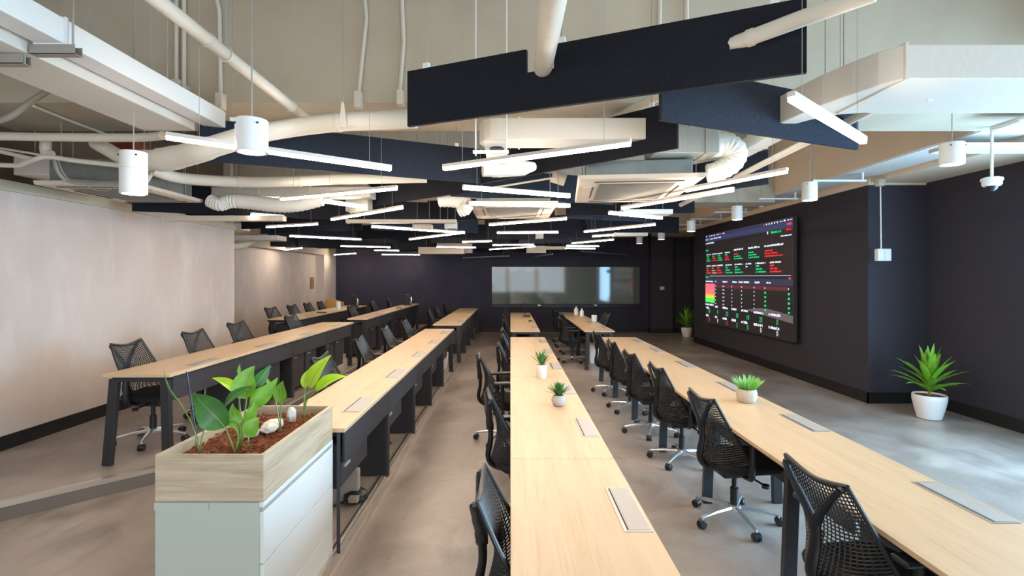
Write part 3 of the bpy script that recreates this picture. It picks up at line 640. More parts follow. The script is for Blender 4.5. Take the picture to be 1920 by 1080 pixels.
# ------------------------------------------------------------------ devices on walls and soffit
c = at_d(1859.5, 345, 4.63)
root = thing('dome_camera', c, 'white dome security camera hanging at right', 'security camera')
MB().lathe(c, [(.03, .062), (.055, .06), (.078, .05), (.08, .028), (.07, .022), (.072, -.004), (.06, -.02)], 24).build('housing', 'white', root, smooth=True)
MB().lathe(c, [(.045, -.018), (.043, -.035), (.032, -.055), (.015, -.066), (.002, -.068)], 20).build('dome', 'plastic', root, smooth=True)
MB().tube([c + Vector((0, 0, .055)), (c.x, c.y, 3.12)], .012, 10).build('drop_rod', 'white', root, smooth=True)
c = at_d(1655, 478, 6.9)
root = thing('hanging_sensor', (c.x, c.y, c.z - .08), 'white square box hanging on a long rod before the dark corner', 'sensor')
MB().box(c.x - .09, c.x + .09, 6.86, 6.93, c.z - .082, c.z + .082).build('box_body', 'white', root, bevel=.008)
MB().box(c.x - .004, c.x + .004, 6.855, 6.861, c.z - .08, c.z + .08).build('seam', 'alu', root)
MB().tube([(c.x - .02, 6.9, c.z + .08), (c.x - .03, 6.9, 2.98)], .008, 8).build('drop_rod', 'white', root)
MB().lathe((c.x - .035, 6.9, 2.96), [(.03, 0), (.06, .01), (.07, .04), (.062, .08), (.05, .1)], 8).build('ceiling_block', 'ceil', root)
root = thing('wall_switch', (4.76, 16.25, 1.38), 'small white switch plate on the dark rear pier', 'light switch')
MB().box(4.70, 4.83, 16.235, 16.25, 1.36, 1.46).build('plate', 'white', root, bevel=.003)
MB().box(4.73, 4.75, 16.228, 16.236, 1.39, 1.43).build('rocker', 'grey_frame', root); MB().box(4.77, 4.79, 16.228, 16.236, 1.39, 1.43).build('rocker', 'grey_frame', root)
q0, q1 = at_x(583.5, 541, -5.80), at_x(589, 520, -5.80)
root = thing('door_plaque', (-5.81, q0.y, q0.z), 'tall brown wooden plaque on the rear plaster wall', 'wall plaque')
MB().box(-5.829, -5.80, min(q0.y, q1.y), max(q0.y, q1.y), q0.z, q1.z).build('plate', 'brown_wood', root, bevel=.004)
for zz in (q0.z + .05, q1.z - .05): MB().box(-5.80, -5.79, (q0.y + q1.y) / 2 - .03, (q0.y + q1.y) / 2 + .03, zz - .015, zz + .015).build('stud', 'orange_wood', root)
# glass writing board
gx0, gx1 = at_d(922, 0, YB - .06).x, at_d(1199.5, 0, YB - .06).x
root = thing('glass_board', ((gx0 + gx1) / 2, YB - .03, .86), 'long grey-green glass writing board on the dark back wall', 'writing board')
g1 = at_d(0, 570, YB - .06).z; g2 = at_d(0, 500.5, YB - .06).z
MB().box(gx0, gx1, YB - .055, YB - .03, g1, g2).build('glass_sheet', 'glass_board', root, bevel=.003)
MB().box(gx0 - .0, gx1, YB - .10, YB - .001, g1 - .11, g1 - .01).build('pen_tray', 'black', root)
for f in (.31, .69): MB().box(gx0 + (gx1 - gx0) * f, gx0 + (gx1 - gx0) * f + .09, YB - .125, YB - .10, g1 - .06, g1 - .015).build('marker', 'white', root)
for f in (.02, .5, .98): MB().box(gx0 + (gx1 - gx0) * f - .02, gx0 + (gx1 - gx0) * f + .02, YB - .03, YB - .001, g1 + .3, g2 - .3).build('spacer', 'steel', root)

# ------------------------------------------------------------------ LED video wall
XS = 4.82
s_l, s_r = at_x(1323, 0, XS).y, at_x(1487, 0, XS).y     # far and near ends
zt, zb = 2.785, .64
root = thing('video_wall', (XS + .06, (s_l + s_r) / 2, zb), 'large black LED video wall showing a dashboard of green, red and white figures', 'screen')
MB().box(XS, XS + .07, s_r, s_l, zb, zt).build('screen_panel', 'screen', root, bevel=.003)
MB().box(XS + .07, 4.969, s_r + .12, s_l - .12, zb + .12, zt - .12).build('mounting_frame', 'black', root)
SW, SH = s_l - s_r, zt - zb
VM = [(0, 0), (.055, .032), (.13, .085), (.16, .11), (.24, .175), (.285, .218), (.42, .31), (.452, .345), (.56, .43), (.61, .468), (.65, .50), (.68, .53), (.70, .553), (.872, .765), (.888, .782), (.905, .81), (.948, .90), (1, 1)]
def vmap(v):
    for (a0, b0), (a1, b1) in zip(VM[:-1], VM[1:]):
        if v <= a1: return b0 + (b1 - b0) * (v - a0) / (a1 - a0)
    return 1
def sc(u, v): return (s_l - u * SW, zt - vmap(v) * SH)       # u left to right, v top to bottom
def rect(mb, u0, v0, u1, v1, k=1):
    y0, z0 = sc(u0, v0); y1, z1 = sc(u1, v1); x = XS - .0015 * k
    mb.add([(x, y0, z1), (x, y1, z1), (x, y1, z0), (x, y0, z0)], [(0, 1, 2, 3)])
def words(mb, u, v, wlen, h=.012, k=2):
    x = u
    while x < u + wlen - .004:
        cw = random.choice((.005, .007, .0085)); hh = h * random.uniform(.62, 1)
        rect(mb, x, v + h - hh, min(x + cw, u + wlen), v + h, k); x += cw + (.0022 if random.random() < .85 else .008)
G = {k: MB() for k in ('e_white', 'e_green', 'e_darkgreen', 'e_red', 'e_darkred', 'e_blue', 'e_line', 'e_grey', 'e_orange', 'e_panel', 'e_maroon')}
# header bands, from the top
rect(G['e_blue'], .0, .055, 1, .115); rect(G['e_panel'], 0, .0, 1, .055); rect(G['e_panel'], 0, .115, 1, .13)
for u, wl in ((.01, .02), (.06, .05), (.12, .03), (.17, .04), (.26, .03)): words(G['e_white'], u, .022, wl, .018)
rect(G['e_red'], .215, .018, .235, .044, 2)
for k, c_ in enumerate(('e_red', 'e_white', 'e_white', 'e_white', 'e_white', 'e_white')): rect(G[c_], .74 + k * .025, .02, .75 + k * .025, .045, 2)
words(G['e_white'], .89, .022, .03, .016); rect(G['e_white'], .925, .018, .94, .042, 2); words(G['e_white'], .955, .022, .04, .016)
words(G['e_white'], .005, .075, .045, .02); words(G['e_white'], .07, .075, .05, .018); words(G['e_white'], .13, .075, .06, .018); words(G['e_white'], .2, .075, .04, .018)
rect(G['e_red'], .95, .07, .99, .092, 2)
rect(G['e_darkgreen'], .80, .125, .915, .162, 2); words(G['e_green'], .815, .131, .09, .024, 3); rect(G['e_white'], .775, .128, .785, .155, 2); rect(G['e_darkred'], .93, .122, .995, .155, 2); words(G['e_red'], .95, .128, .04, .02, 3)
rect(G['e_panel'], .0, .175, 1, .178, 2); words(G['e_white'], .005, .135, .13, .02); words(G['e_white'], .9, .19, .095, .014)
rect(G['e_darkgreen'], .0, .222, .055, .262, 2); words(G['e_green'], .01, .233, .035, .018, 3)
cols = [(.02, .05, 'gg'), (.11, .05, 'gr'), (.19, .05, 'gg'), (.29, .05, 'gr'), (.41, .09, 'rg'), (.58, .10, 'gg'), (.75, .15, 'rr')]
for u, wl, t in cols:
    words(G['e_white'], u, .285 if u < .35 else .262, wl + .02, .02)
    for r_ in range(3):
        c_ = {'g': 'green', 'r': 'red'}[t[0] if r_ == 0 else t[1]]; L = wl * (.4 + .3 * r_) + .015
        rect(G['e_dark' + c_], u, .316 + r_ * .035, u + L + .006, .344 + r_ * .035, 2); words(G['e_' + c_], u + .003, .32 + r_ * .035, L, .02, 3)
for u, wl, t in [(.02, .06, 'r'), (.10, .07, 'o'), (.18, .08, 'r'), (.30, .09, 'g'), (.42, .10, 'g'), (.55, .07, 'w'), (.66, .10, 'g'), (.80, .10, 'r')]:
    words(G['e_white'], u, .452, wl, .02)
    for r_ in range(3):
        c_ = {'g': 'e_green', 'r': 'e_red', 'o': 'e_orange', 'w': 'e_white'}[t]; L = wl * (.4 + .3 * r_)
        if t in 'gr': rect(G['e_darkgreen' if t == 'g' else 'e_darkred'], u, .481 + r_ * .034, u + L + .006, .508 + r_ * .034, 2)
        if t != 'w' or r_ < 1: words(G[c_], u + .003, .485 + r_ * .034, L, .02, 3)
rect(G['e_line'], .07, .607, .985, .614, 2); rect(G['e_darkgreen'], 0, .60, .07, .645, 2); words(G['e_green'], .005, .613, .055, .022, 3)
rect(G['e_panel'], .0, .646, 1, .70, 1)
for u, wl in ((.005, .12), (.15, .025), (.26, .07), (.39, .06), (.47, .05), (.53, .06), (.65, .05), (.77, .04)): words(G['e_white'], u, .668, wl, .018)
rect(G['e_red'], .965, .63, .985, .648, 2)
rect(G['e_maroon'], .15, .705, .96, .733, 1)
for r_ in range(6):
    v = .715 + r_ * .031
    for u in (.155, .26, .275, .38, .50, .64, .75, .96):
        if u in (.75, .96) and r_ > 0: rect(G['e_green'], u, v, u + .016, v + .014, 3)
        else: rect(G['e_white'], u, v, u + .008, v + .009, 2)
hp = [(.55, .895), (.62, .882), (.70, .868), (.78, .866), (.86, .875), (1.0, .893), (1.0, .925)]
y_ = [sc(u, v) for u, v in hp]; G['e_grey'].add([(XS - .0015, p[0], p[1]) for p in y_], [tuple(range(len(hp)))])
# the colour block is a separate piece; figures below
blk = MB(); rect(blk, .0, .70, .145, .872, 2); blk.build('colour_block', 'e_block', root)
words(G['e_white'], .0, .882, .13, .016)
for i_, (u, wl) in enumerate(((.01, .05), (.15, .04), (.26, .07), (.38, .06), (.50, .08), (.64, .10), (.79, .11))):
    words(G['e_white'], u, .893 if i_ else .905, wl, .0135); words(G['e_white'], u, .948, wl * .9, .0135)
for k, mb in G.items(): mb.build('screen_figures', k, root)
def figure(txt, u, v, h, m):
    cu = bpy.data.curves.new('figure', 'FONT'); cu.body = txt; cu.size = 1; cu.align_x = 'CENTER'; cu.resolution_u = 2
    to = bpy.data.objects.new('figure', cu); COL.objects.link(to)
    me = bpy.data.meshes.new_from_object(to); bpy.data.objects.remove(to)
    y, z = s_l - u * SW, zt - v * SH; s_ = h * SH / .7
    off = root.location
    for vt in me.vertices:
        vt.co = Vector((XS - .005, y - vt.co.x * s_ * .9, z - h * SH + vt.co.y * s_)) - off
    me.materials.append(M[m]); o = bpy.data.objects.new('screen_number', me); COL.objects.link(o); o.parent = root
for t, u, m in (('10', .06, 'e_green'), ('9', .19, 'e_green'), ('23', .32, 'e_green'), ('10', .45, 'e_green'), ('10', .575, 'e_green'), ('23', .715, 'e_green'), ('0', .87, 'e_green')): figure(t, u, .838, .046, m)
for t, u, m in (('8', .06, 'e_red'), ('9', .19, 'e_white'), ('11', .32, 'e_red'), ('3', .45, 'e_green'), ('0', .575, 'e_green'), ('0', .715, 'e_white'), ('0', .87, 'e_white')): figure(t, u, .932, .046, m)

# ------------------------------------------------------------------ desks
def desk(x0, x1, y0, y1, z, cuts, boxes, bx, label, kind, peds=(), first_slab=False):
    """x0..x1 width, y0..y1 run, z floor level; cuts: seam distances; boxes: near edges of the cable flaps; bx: flap x range"""
    root = thing('desk_run', ((x0 + x1) / 2, (y0 + y1) / 2, z), label, 'desk', 'long birch-topped desk runs')
    zt_ = z + .74; ed = [y0] + list(cuts) + [y1]
    for a_, b_ in zip(ed[:-1], ed[1:]):
        t_ = MB().box(x0, x1, a_ + .0015, b_ - .0015, zt_ - .025, zt_).build('tabletop', 'wood', root, bevel=.002, seg=1)
    n = max(1, round((y1 - y0) / 1.2)); st = (y1 - y0 - .1) / n
    ys = [y0 + .05 + k * st for k in range(n + 1)]
    # rails under the top
    MB().box(x0 + .05, x0 + .09, y0 + .06, y1 - .06, zt_ - .065, zt_ - .025).build('rail', 'desk_black', root)
    MB().box(x1 - .09, x1 - .05, y0 + .06, y1 - .06, zt_ - .065, zt_ - .025).build('rail', 'desk_black', root)
    def legs(y, slab):
        if first_slab and y < y0 + .1:
            MB().box(x1 - .05, x1 - .03, y - .045, y - .037, z, zt_ - .026).build('post', 'desk_dark', root, bevel=.002)
        elif not slab:
            MB().beam((x0 + .065, y, zt_ - .045), (x0 + .005 if kind == 'tier' else x0 + .04, y, z + .002), .045, .07, up=Vector((1, 0, 0))).build('leg', 'desk_black', root, bevel=.003)
            MB().beam((x1 - .065, y, zt_ - .045), (x1 - .045, y, z + .002), .045, .07, up=Vector((1, 0, 0))).build('leg', 'desk_black', root, bevel=.003)
            MB().box(x0 + .06, x1 - .06, y - .022, y + .022, zt_ - .065, zt_ - .025).build('cross_rail', 'desk_black', root)
        else:
            MB().box(x1 - .42, x1 - .035, y - .02, y + .02, z + .002, zt_ - .025).build('leg_panel', 'desk_black', root, bevel=.003)
            MB().box(x1 - .045, x1 - .025, y - .028, y + .028, z, zt_ - .026).build('post', 'desk_dark', root)
            MB().beam((x0 + .065, y, zt_ - .045), (x0 + .02, y, z + .002), .04, .06, up=Vector((1, 0, 0))).build('leg', 'desk_black', root, bevel=.003)
    for k, y in enumerate(ys): legs(y, kind == 'tier' and (0 < k < n or (first_slab and k == 0)))
    for k in range(n):
        a_, b_ = ys[k] + .03, ys[k + 1] - .03
        if kind == 'tier':
            MB().box(x1 - .042, x1 - .026, a_, b_, zt_ - .225, zt_ - .03).build('fascia', 'desk_dark', root, bevel=.002)
            if k not in peds:
                q = [(a_ + .05, a_ + .45), (a_ + .5, a_ + .9)] if x1 < -2 else [(a_ + .0, a_ + .58)]
                for p0_, p1_ in q:
                    zq = z + (.07 if x1 < -2 else .35); xq = x1 - (.10 if x1 < -2 else .065)
                    cb = MB().box(x1 - .48, xq, p0_, p1_, zq, zt_ - .12).build('pedestal', 'desk_dark', root, bevel=.003)
                    MB().box(xq, xq + .015, p0_ + .004, p1_ - .004, zq + .01, zt_ - .235).build('door', 'desk_dark', cb, bevel=.002)
                    MB().box(xq + .015, xq + .027, p0_ + .05, p0_ + .15, zt_ - .275, zt_ - .262).build('handle', 'grey_flap', cb)
        else:
            MB().box((x0 + x1) / 2 + .10, (x0 + x1) / 2 + .118, a_, b_, z + .32, zt_ - .04).build('modesty_panel', 'desk_dark', root)
    for yb in boxes:
        L = .43
        MB().box(bx[0], bx[1], yb, yb + L, zt_ - .001, zt_ + .0025).build('flap_frame', 'grey_frame', root)
        MB().box(bx[0] + .026, bx[1] - .006, yb + .012, yb + L - .012, zt_ + .0025, zt_ + .004).build('cable_flap', 'grey_flap', root)
        MB().box(bx[0] + .014, bx[0] + .021, yb + .012, yb + L - .012, zt_ + .0005, zt_ + .0032).build('cable_slot', 'slot', root)
    return root
desk(0, .578, .55, 8.75, 0, (2.88, 5.24, 6.66), (2.05, 3.27, 4.47, 5.68, 6.84, 7.97), (.452, .566), 'middle desk run in front of the camera with two small potted succulents on it', 'floor')
desk(1.485, 2.115, .45, 8.75, 0, (2.96, 5.3, 7.6), (2.12, 3.38, 4.56, 5.8, 6.98, 8.0), (1.975, 2.095), 'right desk run with the grass pot, chairs along its left side', 'floor')
desk(-1.475, -.975, 3.045, 8.95, T1, (4.15, 6.55), (3.41, 4.58, 5.77, 6.95, 8.14), (-1.12, -.995), 'desk run on the lower platform touching the planter cabinet', 'tier', first_slab=True)
desk(-3.235, -2.70, 4.1, 8.9, T2, (5.3, 7.7), (4.5, 5.7, 6.9, 8.1), (-2.83, -2.72), 'near desk run on the upper platform by the left plaster wall', 'tier', peds=(0,))
desk(-4.50, -3.94, 9.6, 14.2, T2, (12.0,), (10.2, 11.5), (-4.06, -3.96), 'far left desk run on the upper platform with the orange wooden seat behind it', 'tier')
desk(-3.05, -2.68, 9.65, 15.2, T2, (12.4,), (10.6, 12.0, 13.2), (-2.80, -2.70), 'far desk run on the upper platform with a black phone on its far end', 'tier')
desk(-1.47, -.93, 9.8, 14.9, T1, (12.4,), (10.2, 11.4, 12.6, 13.8), (-1.06, -.95), 'far desk run on the lower platform beside the aisle', 'tier')
desk(0, .56, 9.75, 14.8, 0, (12.3,), (10.3, 11.5), (.43, .54), 'far middle desk run with the gooseneck microphone', 'floor')
desk(1.40, 1.97, 9.75, 14.9, 0, (12.3,), (10.3, 11.9), (1.85, 1.95), 'far right desk run with white bottles on it', 'floor')

# ------------------------------------------------------------------ chairs
def web_point(u, v):
    yc = -.236 + .052 * math.sin(math.pi * min(1, max(0, v - .10) * 1.12)) - .014 * v + .035 * max(0, 1 - v / .12) ** 1.5
    ys_ = -.015 + (-.248 + .015) * (v ** .85)
    y = yc + (ys_ - yc) * abs(u) ** 2.2
    hw = .245 - .055 * v + .012 * math.sin(math.pi * v)
    zb_ = .415 + .085 * abs(u) ** 2.5; zt_ = .885 + .034 * abs(u) ** 1.6
    return Vector((u * hw, y, zb_ + (zt_ - zb_) * v))
def make_chair():
    root = thing('office_chair', (0, 0, 0), 'black mesh-backed swivel chair with chrome star base', 'chair')
    # web: a lattice with real openings
    nu, nv = 21, 29
    bm = bmesh.new(); g = [[bm.verts.new(web_point(-1 + 2 * i / nu, j / nv)) for i in range(nu + 1)] for j in range(nv + 1)]
    for j in range(nv):
        for i in range(nu): bm.faces.new((g[j][i], g[j][i + 1], g[j + 1][i + 1], g[j + 1][i]))
    bmesh.ops.recalc_face_normals(bm, faces=bm.faces)
    bmesh.ops.wireframe(bm, faces=bm.faces[:], thickness=.0078, use_replace=True, use_boundary=True, use_even_offset=True)
    me = bpy.data.meshes.new('back_web'); bm.to_mesh(me); bm.free(); me.materials.append(M['web'])
    o = bpy.data.objects.new('back_web', me); COL.objects.link(o); o.parent = root; o['label'] = 'open black lattice back'
    rim = MB()
    rim.tube([web_point(-1 + 2 * i / 12, 1) for i in range(13)], [.009] + [.011] * 11 + [.009], 8)
    for s in (-1, 1): rim.tube([web_point(s, i / 10) for i in range(11)], [.014 - .0005 * i for i in range(11)], 8)
    rim.tube([web_point(-1 + 2 * i / 12, 0) for i in range(13)], .011, 8)
    rim.build('back_rim', 'plastic', root, smooth=True)
    sp = MB(); sp.tube(smoothpath([(0, -.02, .385), (0, -.13, .385), (0, -.225, .415), (0, -.262, .48), (0, -.243, .60), (0, -.246, .70)], 4), [.035] * 5 + [.034] * 5 + [.032] * 5 + [.030] * 6, 10, flat=.62)
    for s in (-1, 1): sp.tube(smoothpath([(0, -.246, .67), (s * .035, -.252, .735), (s * .105, -.262, .82), (s * .168, -.267, .895)], 4), [.026] * 4 + [.021] * 4 + [.017] * 4 + [.014], 8, flat=.7)
    for s in (-1, 1): sp.tube([(s * .166, -.267, .893), (s * .166, -.247, .90)], .014, 8)
    sp.build('back_spine', 'plastic', root, smooth=True)
    seat = MB()
    prof = []
    for i in range(28):
        a_ = 2 * math.pi * i / 28; ca, sa = math.cos(a_), math.sin(a_)
        prof.append((.245 * math.copysign(abs(ca) ** .55, ca), .045 + .235 * math.copysign(abs(sa) ** .55, sa)))
    def ring(k, z): return [(x * k, .045 + (y - .045) * k, z) for x, y in prof]
    R_ = [ring(.90, .405), ring(1.0, .42), ring(1.02, .445), ring(.97, .466), ring(.8, .474), ring(.4, .468)]
    vs = [p for r in R_ for p in r]; n = 28; fs = [(k * n + i, k * n + (i + 1) % n, (k + 1) * n + (i + 1) % n, (k + 1) * n + i) for k in range(5) for i in range(n)]
    fs += [tuple(range(n - 1, -1, -1)), tuple(range(5 * n, 6 * n))]
    seat.add(vs, fs); seat.build('seat', 'fabric', root, smooth=True)
    MB().box(-.085, .085, -.12, .12, .335, .408).build('tilt_mechanism', 'plastic', root, bevel=.012)
    MB().tube([(.08, .03, .37), (.30, .05, .365)], .007, 6).build('lever', 'plastic', root)
    MB().lathe((.30, .05, .35), [(.004, -.0), (.024, .004), (.024, .026), (.004, .03)], 12).build('knob', 'plastic', root)
    MB().lathe((0, 0, 0), [(.028, .10), (.028, .24), (.018, .242), (.018, .34)], 14).build('gas_lift', 'plastic', root, smooth=True)
    for s in (-1, 1):
        ar = MB().tube(smoothpath([(s * .10, -.03, .39), (s * .24, -.03, .395), (s * .285, -.035, .45), (s * .285, -.03, .66)], 4), [.018] * 5 + [.022] * 5 + [.020] * 3, 8).build('arm_post', 'plastic', root, smooth=True)
        MB().box(s * .285 - .042, s * .285 + .042, -.12, .13, .655, .682).build('arm_pad', 'plastic', root, bevel=.011)
    # star base
    st = MB(); st.lathe((0, 0, 0), [(.045, .07), (.05, .085), (.045, .115), (.03, .12)], 14)
    for k in range(5):
        a_ = math.radians(90 + 72 * k); d_ = Vector((math.cos(a_), math.sin(a_), 0))
        st.tube([d_ * .03 + Vector((0, 0, .10)), d_ * .17 + Vector((0, 0, .092)), d_ * .295 + Vector((0, 0, .072))], [.024, .019, .013], 8, flat=.8)
        st.tube([d_ * .29 + Vector((0, 0, .075)), d_ * .29 + Vector((0, 0, .052))], .008, 6)
    st.build('star_base', 'chrome', root, smooth=True)
    for k in range(5):
        a_ = math.radians(90 + 72 * k); d_ = Vector((math.cos(a_), math.sin(a_), 0)); tn = Vector((-d_.y, d_.x, 0)); c_ = d_ * .295 + Vector((0, 0, .029))
        cs = MB().tube([c_ - tn * .028, c_ - tn * .022, c_ - tn * .007, c_ - tn * .005], [.022, .029, .029, .022], 14); cs.tube([c_ + tn * .005, c_ + tn * .007, c_ + tn * .022, c_ + tn * .028], [.022, .029, .029, .022], 14)
        cs.tube([c_ - tn * .006 + Vector((0, 0, .005)), c_ + tn * .006 + Vector((0, 0, .005))], .026, 10)
        cs.build('caster', 'plastic', root, smooth=True)
    return root
chair0 = make_chair(); register(chair0); used = [False]
def chair(x, y, z, heading, label, group, base=0):
    if not used[0]: o = chair0; used[0] = True; kids = KIDS[chair0.name]
    else: o = copy_tree(chair0); kids = None
    o.location = (x, y, z); o.rotation_euler = (0, 0, heading); o['label'] = label; o['group'] = group
    for c_ in (kids if kids else []): pass
    if base:
        BASES.append((o, base))
    return o
BASES = []
E = -math.pi / 2      # facing +X
rad = math.radians
for k, (d, x, hd, bs) in enumerate(((2.27, 1.56, 7, 20), (3.72, 1.61, 6, -20), (4.92, 1.63, 3, 10), (5.82, 1.58, 5, 30), (6.82, 1.58, 2, 5), (7.85, 1.55, 4, 15))):
    chair(x, d, 0, E + rad(hd), '%s black mesh chair along the left side of the right desk run' % ORD[k], 'chairs at the right desk run', rad(bs))
for k, (d, x, hd, bs) in enumerate(((2.1, .13, -1, 0), (3.72, .10, 8, 12), (5.55, -.08, 6, 20), (6.55, .10, 2, 30), (7.5, .14, 0, 0), (8.4, .13, 4, 10))):
    chair(x, d, 0, E + rad(hd), '%s black mesh office chair on the aisle side of the middle desk run' % ORD[k], 'chairs at the middle desk run', rad(bs))
for k, (d, x, hd) in enumerate(((4.75, -1.50, 0), (6.15, -1.55, 4), (7.4, -1.55, 2), (8.6, -1.52, 0))):
    chair(x, d, T1, E + rad(hd), '%s black mesh office chair between the lower and upper platform desk runs' % ORD[k], 'chairs at the lower platform desk')
for k, (d, x, hd) in enumerate(((4.78, -3.30, 0), (5.78, -3.30, 1), (6.9, -3.42, -2), (8.15, -3.22, 0))):
    chair(x, d, T2, E + rad(hd), '%s black mesh office chair between the plaster wall and the upper platform desk' % ORD[k], 'chairs along the left plaster wall', rad(20 * k))
for k, (d, x) in enumerate(((10.3, -4.55), (11.2, -4.5), (12.2, -4.55), (12.9, -4.5))):
    chair(x, d, T2, E + rad(-6 + 4 * k), '%s dark chair behind the far left desk run' % ORD[k], 'chairs at the far left desk')
for k, (d, x) in enumerate(((10.9, -3.12), (12.9, -3.2), (14.2, -3.1))):
    chair(x, d, T2, E + rad(3 * k), '%s dark chair behind the far upper platform desk run' % ORD[k], 'chairs at the far upper desk')
for k, (d, x) in enumerate(((11.4, -1.55), (12.8, -1.6), (14.2, -1.55))):
    chair(x, d, T1, E + rad(4 - 3 * k), '%s dark chair on the left of the far lower platform desk run' % ORD[k], 'chairs at the far lower desk')
for k, (d, x) in enumerate(((10.3, .12), (11.5, .1), (12.7, .1), (13.9, .12))):
    chair(x, d, 0, E + rad(3 - 2 * k), '%s dark chair on the aisle side of the far middle desk run' % ORD[k], 'chairs at the far middle desk')
chair(1.28, 10.75, 0, E + rad(2), 'black office chair standing clear at the near end of the far right desk run', 'chairs at the far right desk', rad(10))
for k, (d, x) in enumerate(((11.9, 1.42), (13.0, 1.4), (14.1, 1.42))):
    chair(x, d, 0, E + rad(5 - 3 * k), '%s dark chair tucked in at the far right desk run' % ['nearest', 'middle', 'farthest'][k], 'chairs at the far right desk')
chair(2.08, 12.3, 0, math.pi / 2 + rad(10), 'chair on the right side of the far right desk run, facing left', 'chairs at the far right desk')
bpy.context.view_layer.update()
for o, ang in BASES:
    for c_ in o.children:
        if c_.name.split('.')[0] in ('star_base', 'caster'): c_.rotation_euler = (0, 0, ang)

# ------------------------------------------------------------------ plants
def leaf(mb, p0, p1, p2, wd, fold=.25, up=Vector((0, -.6, .8)), n=9, shape=1.0):
    p0, p1, p2 = Vector(p0), Vector(p1), Vector(p2); vs = []; fs = []
    for k in range(n + 1):
        t = k / n; c_ = p0 * (1 - t) ** 2 + p1 * 2 * t * (1 - t) + p2 * t * t
        tg = (p1 - p0) * (1 - t) + (p2 - p1) * t; tg.normalize(); s_ = tg.cross(up)
        s_ = s_.normalized() if s_.length > 1e-4 else Vector((1, 0, 0)); nn_ = s_.cross(tg).normalized()
        wv = wd * (math.sin(math.pi * (t ** (.70 * shape))) ** .95 if 0 < t < 1 else 0) * .5 + .0008
        for i, q in ((-1, 1), (-.5, .35), (0, 0), (.5, .35), (1, 1)): vs.append(c_ + s_ * wv * i + nn_ * wv * fold * q + nn_ * wv * .05 * math.sin(7 * t + i))
    for k in range(n):
        for i in range(4): fs.append((k * 5 + i, k * 5 + i + 1, (k + 1) * 5 + i + 1, (k + 1) * 5 + i))
    mb.add(vs, fs); return mb
def rosette_plant(name, c, n, ln, wd, tilt0, tilt1, m, root, base_z, part='leaf', droop=.3, trunk=0, each=True, seed=1):
    rnd = random.Random(seed); allm = MB()
    for k in range(n):
        a_ = k * 2.39996 + rnd.uniform(-.2, .2); f = k / max(1, n - 1); ti = tilt0 + (tilt1 - tilt0) * f + rnd.uniform(-.08, .08)
        L = ln * rnd.uniform(.85, 1.1) * (1 - .15 * (1 - f)); d_ = Vector((math.cos(a_) * math.sin(ti), math.sin(a_) * math.sin(ti), math.cos(ti)))
        b0 = Vector(c) + Vector((0, 0, base_z + trunk * (1 - f) * 1.0)) + Vector((d_.x, d_.y, 0)) * .01
        p2 = b0 + d_ * L - Vector((0, 0, droop * L * math.sin(ti))); p1 = b0 + d_ * L * .55 + Vector((0, 0, .10 * L * math.sin(ti)))
        mb = MB() if each else allm
        leaf(mb, b0, p1, p2, wd * rnd.uniform(.85, 1.1), .3, up=Vector((d_.y, -d_.x, .0)).cross(d_) if ti > .1 else Vector((0, 1, 0)), n=7)
        if each: mb.build(part, m, root, smooth=True)
    if not each: allm.build(part, m, root, smooth=True)
def floor_plant(c, rp, hp_, top, label, seed):
    root = thing('potted_plant', c, label, 'potted plant')
    c = Vector(c)
    pot = MB().lathe(c, [(rp * .62, 0), (rp * .70, .01), (rp * .86, hp_ * .4), (rp, hp_ * .8), (rp, hp_ * .97), (rp * .97, hp_), (rp * .92, hp_ * .97), (rp * .90, hp_ * .9)], 28).build('pot', 'pot_white', root, smooth=True)
    MB().lathe(c, [(.001, hp_ * .88), (rp * .9, hp_ * .88), (rp * .9, hp_ * .93), (rp * .4, hp_ * .97), (.001, hp_ * .98)], 20).build('soil', 'soil', root)
    MB().tube([c + Vector((0, 0, hp_ * .9)), c + Vector((0, 0, hp_ + .22))], [.018, .012], 8).build('stem', 'stem', root)
    rosette_plant('p', c, 30, top - hp_ - .12, .075, .12, 1.35, 'leaf', root, hp_ + .02, droop=.12, trunk=.20, seed=seed)
    return root
floor_plant((5.2, 6.42, 0), .18, .30, .90, 'large potted dracaena in a white pot in the dark corner at right', 3)
floor_plant((5.18, 15.2, 0), .16, .27, .90, 'far potted dracaena in a white pot left of the video wall', 8)
zd = .74
c = (.315, 5.2, zd); root = thing('potted_succulent', c, 'spiky green succulent in a straight white pot on the middle desk', 'potted plant')
MB().lathe(c, [(.045, 0), (.048, .004), (.056, .12), (.056, .135), (.050, .135), (.049, .12)], 24).build('pot', 'pot_white', root, smooth=True)
MB().lathe(c, [(.001, .118), (.049, .118), (.049, .124), (.001, .126)], 16).build('soil', 'soil', root)
rosette_plant('s', c, 20, .165, .028, .05, .85, 'leaf_succ', root, .122, droop=.0, seed=5)
c = (.38, 4.07, zd); root = thing('potted_succulent', c, 'dense succulent in a round grey stone pot on the middle desk', 'potted plant')
MB().lathe(c, [(.030, 0), (.045, .008), (.058, .04), (.056, .065), (.044, .085), (.038, .085), (.037, .078)], 24).build('pot', 'pot_grey', root, smooth=True)
MB().lathe(c, [(.001, .074), (.038, .074), (.038, .08), (.001, .082)], 16).build('soil', 'soil', root)
rosette_plant('s', c, 60, .12, .015, .05, 1.2, 'leaf_succ', root, .08, droop=.0, seed=6)
c = (1.913, 4.19, zd); root = thing('potted_grass', c, 'bright green grass tuft in a brown stone bowl on the right desk', 'potted plant')
MB().lathe(c, [(.058, 0), (.066, .006), (.080, .045), (.080, .08), (.072, .108), (.064, .108), (.062, .098)], 24).build('pot', 'pot_stone', root, smooth=True)
MB().lathe(c, [(.001, .092), (.063, .092), (.063, .098), (.001, .1)], 16).build('soil', 'soil', root)
rnd = random.Random(4)
